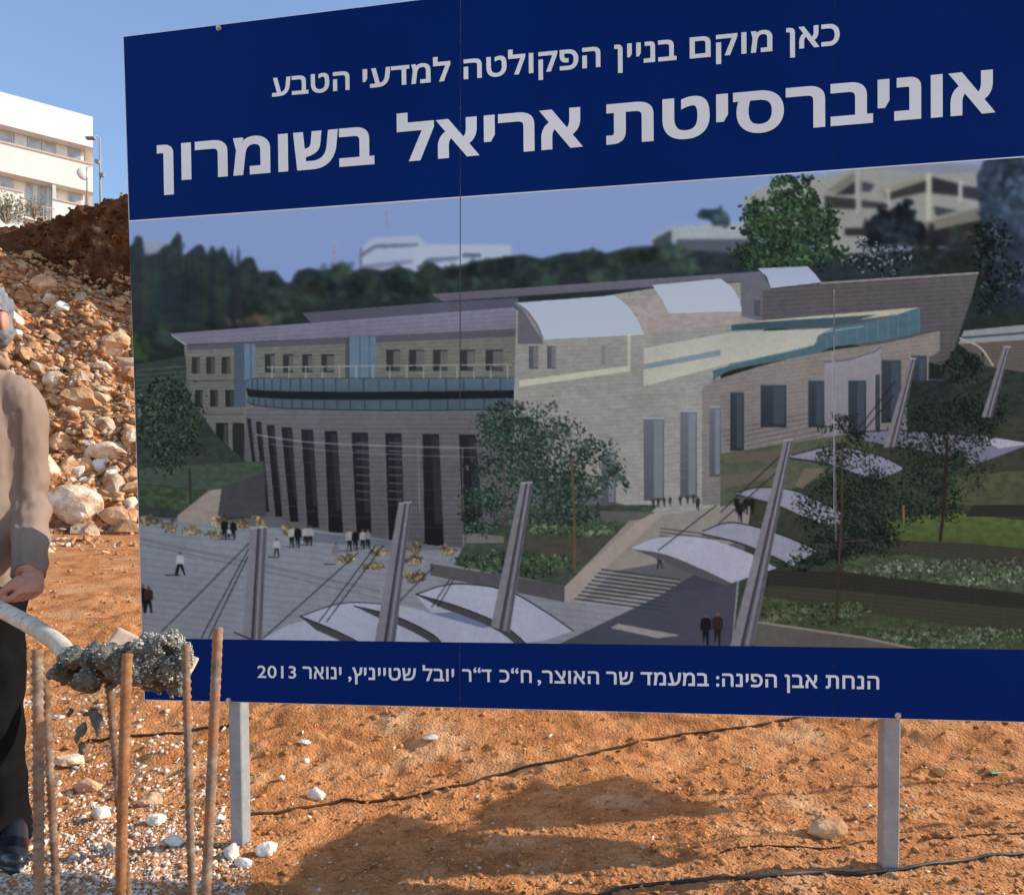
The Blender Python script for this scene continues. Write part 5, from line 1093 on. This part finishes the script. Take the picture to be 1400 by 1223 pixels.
remesh('hair', join(hairp), 0.006, 0.010, 60, 8, M['hair'], root)
M['eye'] = surf('dark_eye', [(0.3, (0.02, 0.015, 0.012)), (0.7, (0.05, 0.035, 0.025))], 30, 0.2)
for sx in (-1, 1): v_, f_ = sph(hc + Vector((sx * .032, -.074, .010)), .0115, .0105, .007, 2); mesh_obj('eye', v_, f_, M['eye'], root, True)
gp = []
for sx in (-1, 1):
    gp.append(tube([hc + Vector((sx * .082, .02, .022)), hc + Vector((sx * .078, -.06, .020)), hc + Vector((sx * .060, -.096, .016))], .0022, 6))
    gp.append(tube([hc + Vector((sx * .034 + .026 * math.cos(a_), -.100 + .006 * abs(math.cos(a_)), .010 + .019 * math.sin(a_))) for a_ in np.linspace(0, 6.2832, 25)], .0020, 6))
gp.append(tube([hc + Vector((-.010, -.104, .014)), hc + Vector((0, -.108, .017)), hc + Vector((.010, -.104, .014))], .002, 6))
gv, gf = [], []
for v_, f_ in gp: o = len(gv); gv += v_; gf += [tuple(k + o for k in q) for q in f_]
mesh_obj('glasses', gv, gf, M['glasses'], root, True)
V_, F_ = loft([ell(-48, 470, 2.25, .058, .062), ell(-50, 486, 2.22, .066, .078), ell(-52, 520, 2.16, .050, .030), ell(-54, 600, 2.112, .045, .012)], 20); mesh_obj('shirt_front', V_, F_, M['shirt'], root, True)

# ------------------------------------------------------------------ two flag stands added out of view, shaped to throw shadows on the soil
M['flag'] = surf('pale_flag_cloth', [(0.3, (0.6, 0.62, 0.68)), (0.7, (0.72, 0.74, 0.78))], 4, 0.9)
def flag(x, y, z0, z1, wid, lab, seed):
    gz_ = float(gh(x, y)); o = empty('shadow_flag_stand', (x, y, gz_), lab, 'flag')
    V_, F_ = tube([(x, y, gz_ - .05), (x, y, gz_ + 1.0), (x, y, gz_ + z1 + .06)], .0075, 8); mesh_obj('pole', V_, F_, M['galv'], o, True)
    n1, n2 = 14, 12; P = np.zeros((n1, n2, 3))
    for i in range(n1):
        for j in range(n2):
            t, s = i / (n1 - 1), j / (n2 - 1); z = z1 - (z1 - z0) * t
            wd = wid * (1 - t ** 1.6 * .92) * (1 + .18 * math.sin(t * 9 + seed))
            P[i, j] = (x + .03 * math.sin(s * 9 + t * 3), y - .25 * wid + wd * s, gz_ + z - .10 * s * (1 - t))
    f = grid_mesh('cloth', P, M['flag'], o)
flag(2.75, 2.44, 1.25, 1.92, .52, 'added thin flag pole with a wide drooping pale cloth, out of view, to shadow the soil', 1)
flag(2.55, 2.76, 1.00, 1.52, .42, 'added thin flag pole with a short drooping pale cloth, out of view, to shadow the soil', 3)
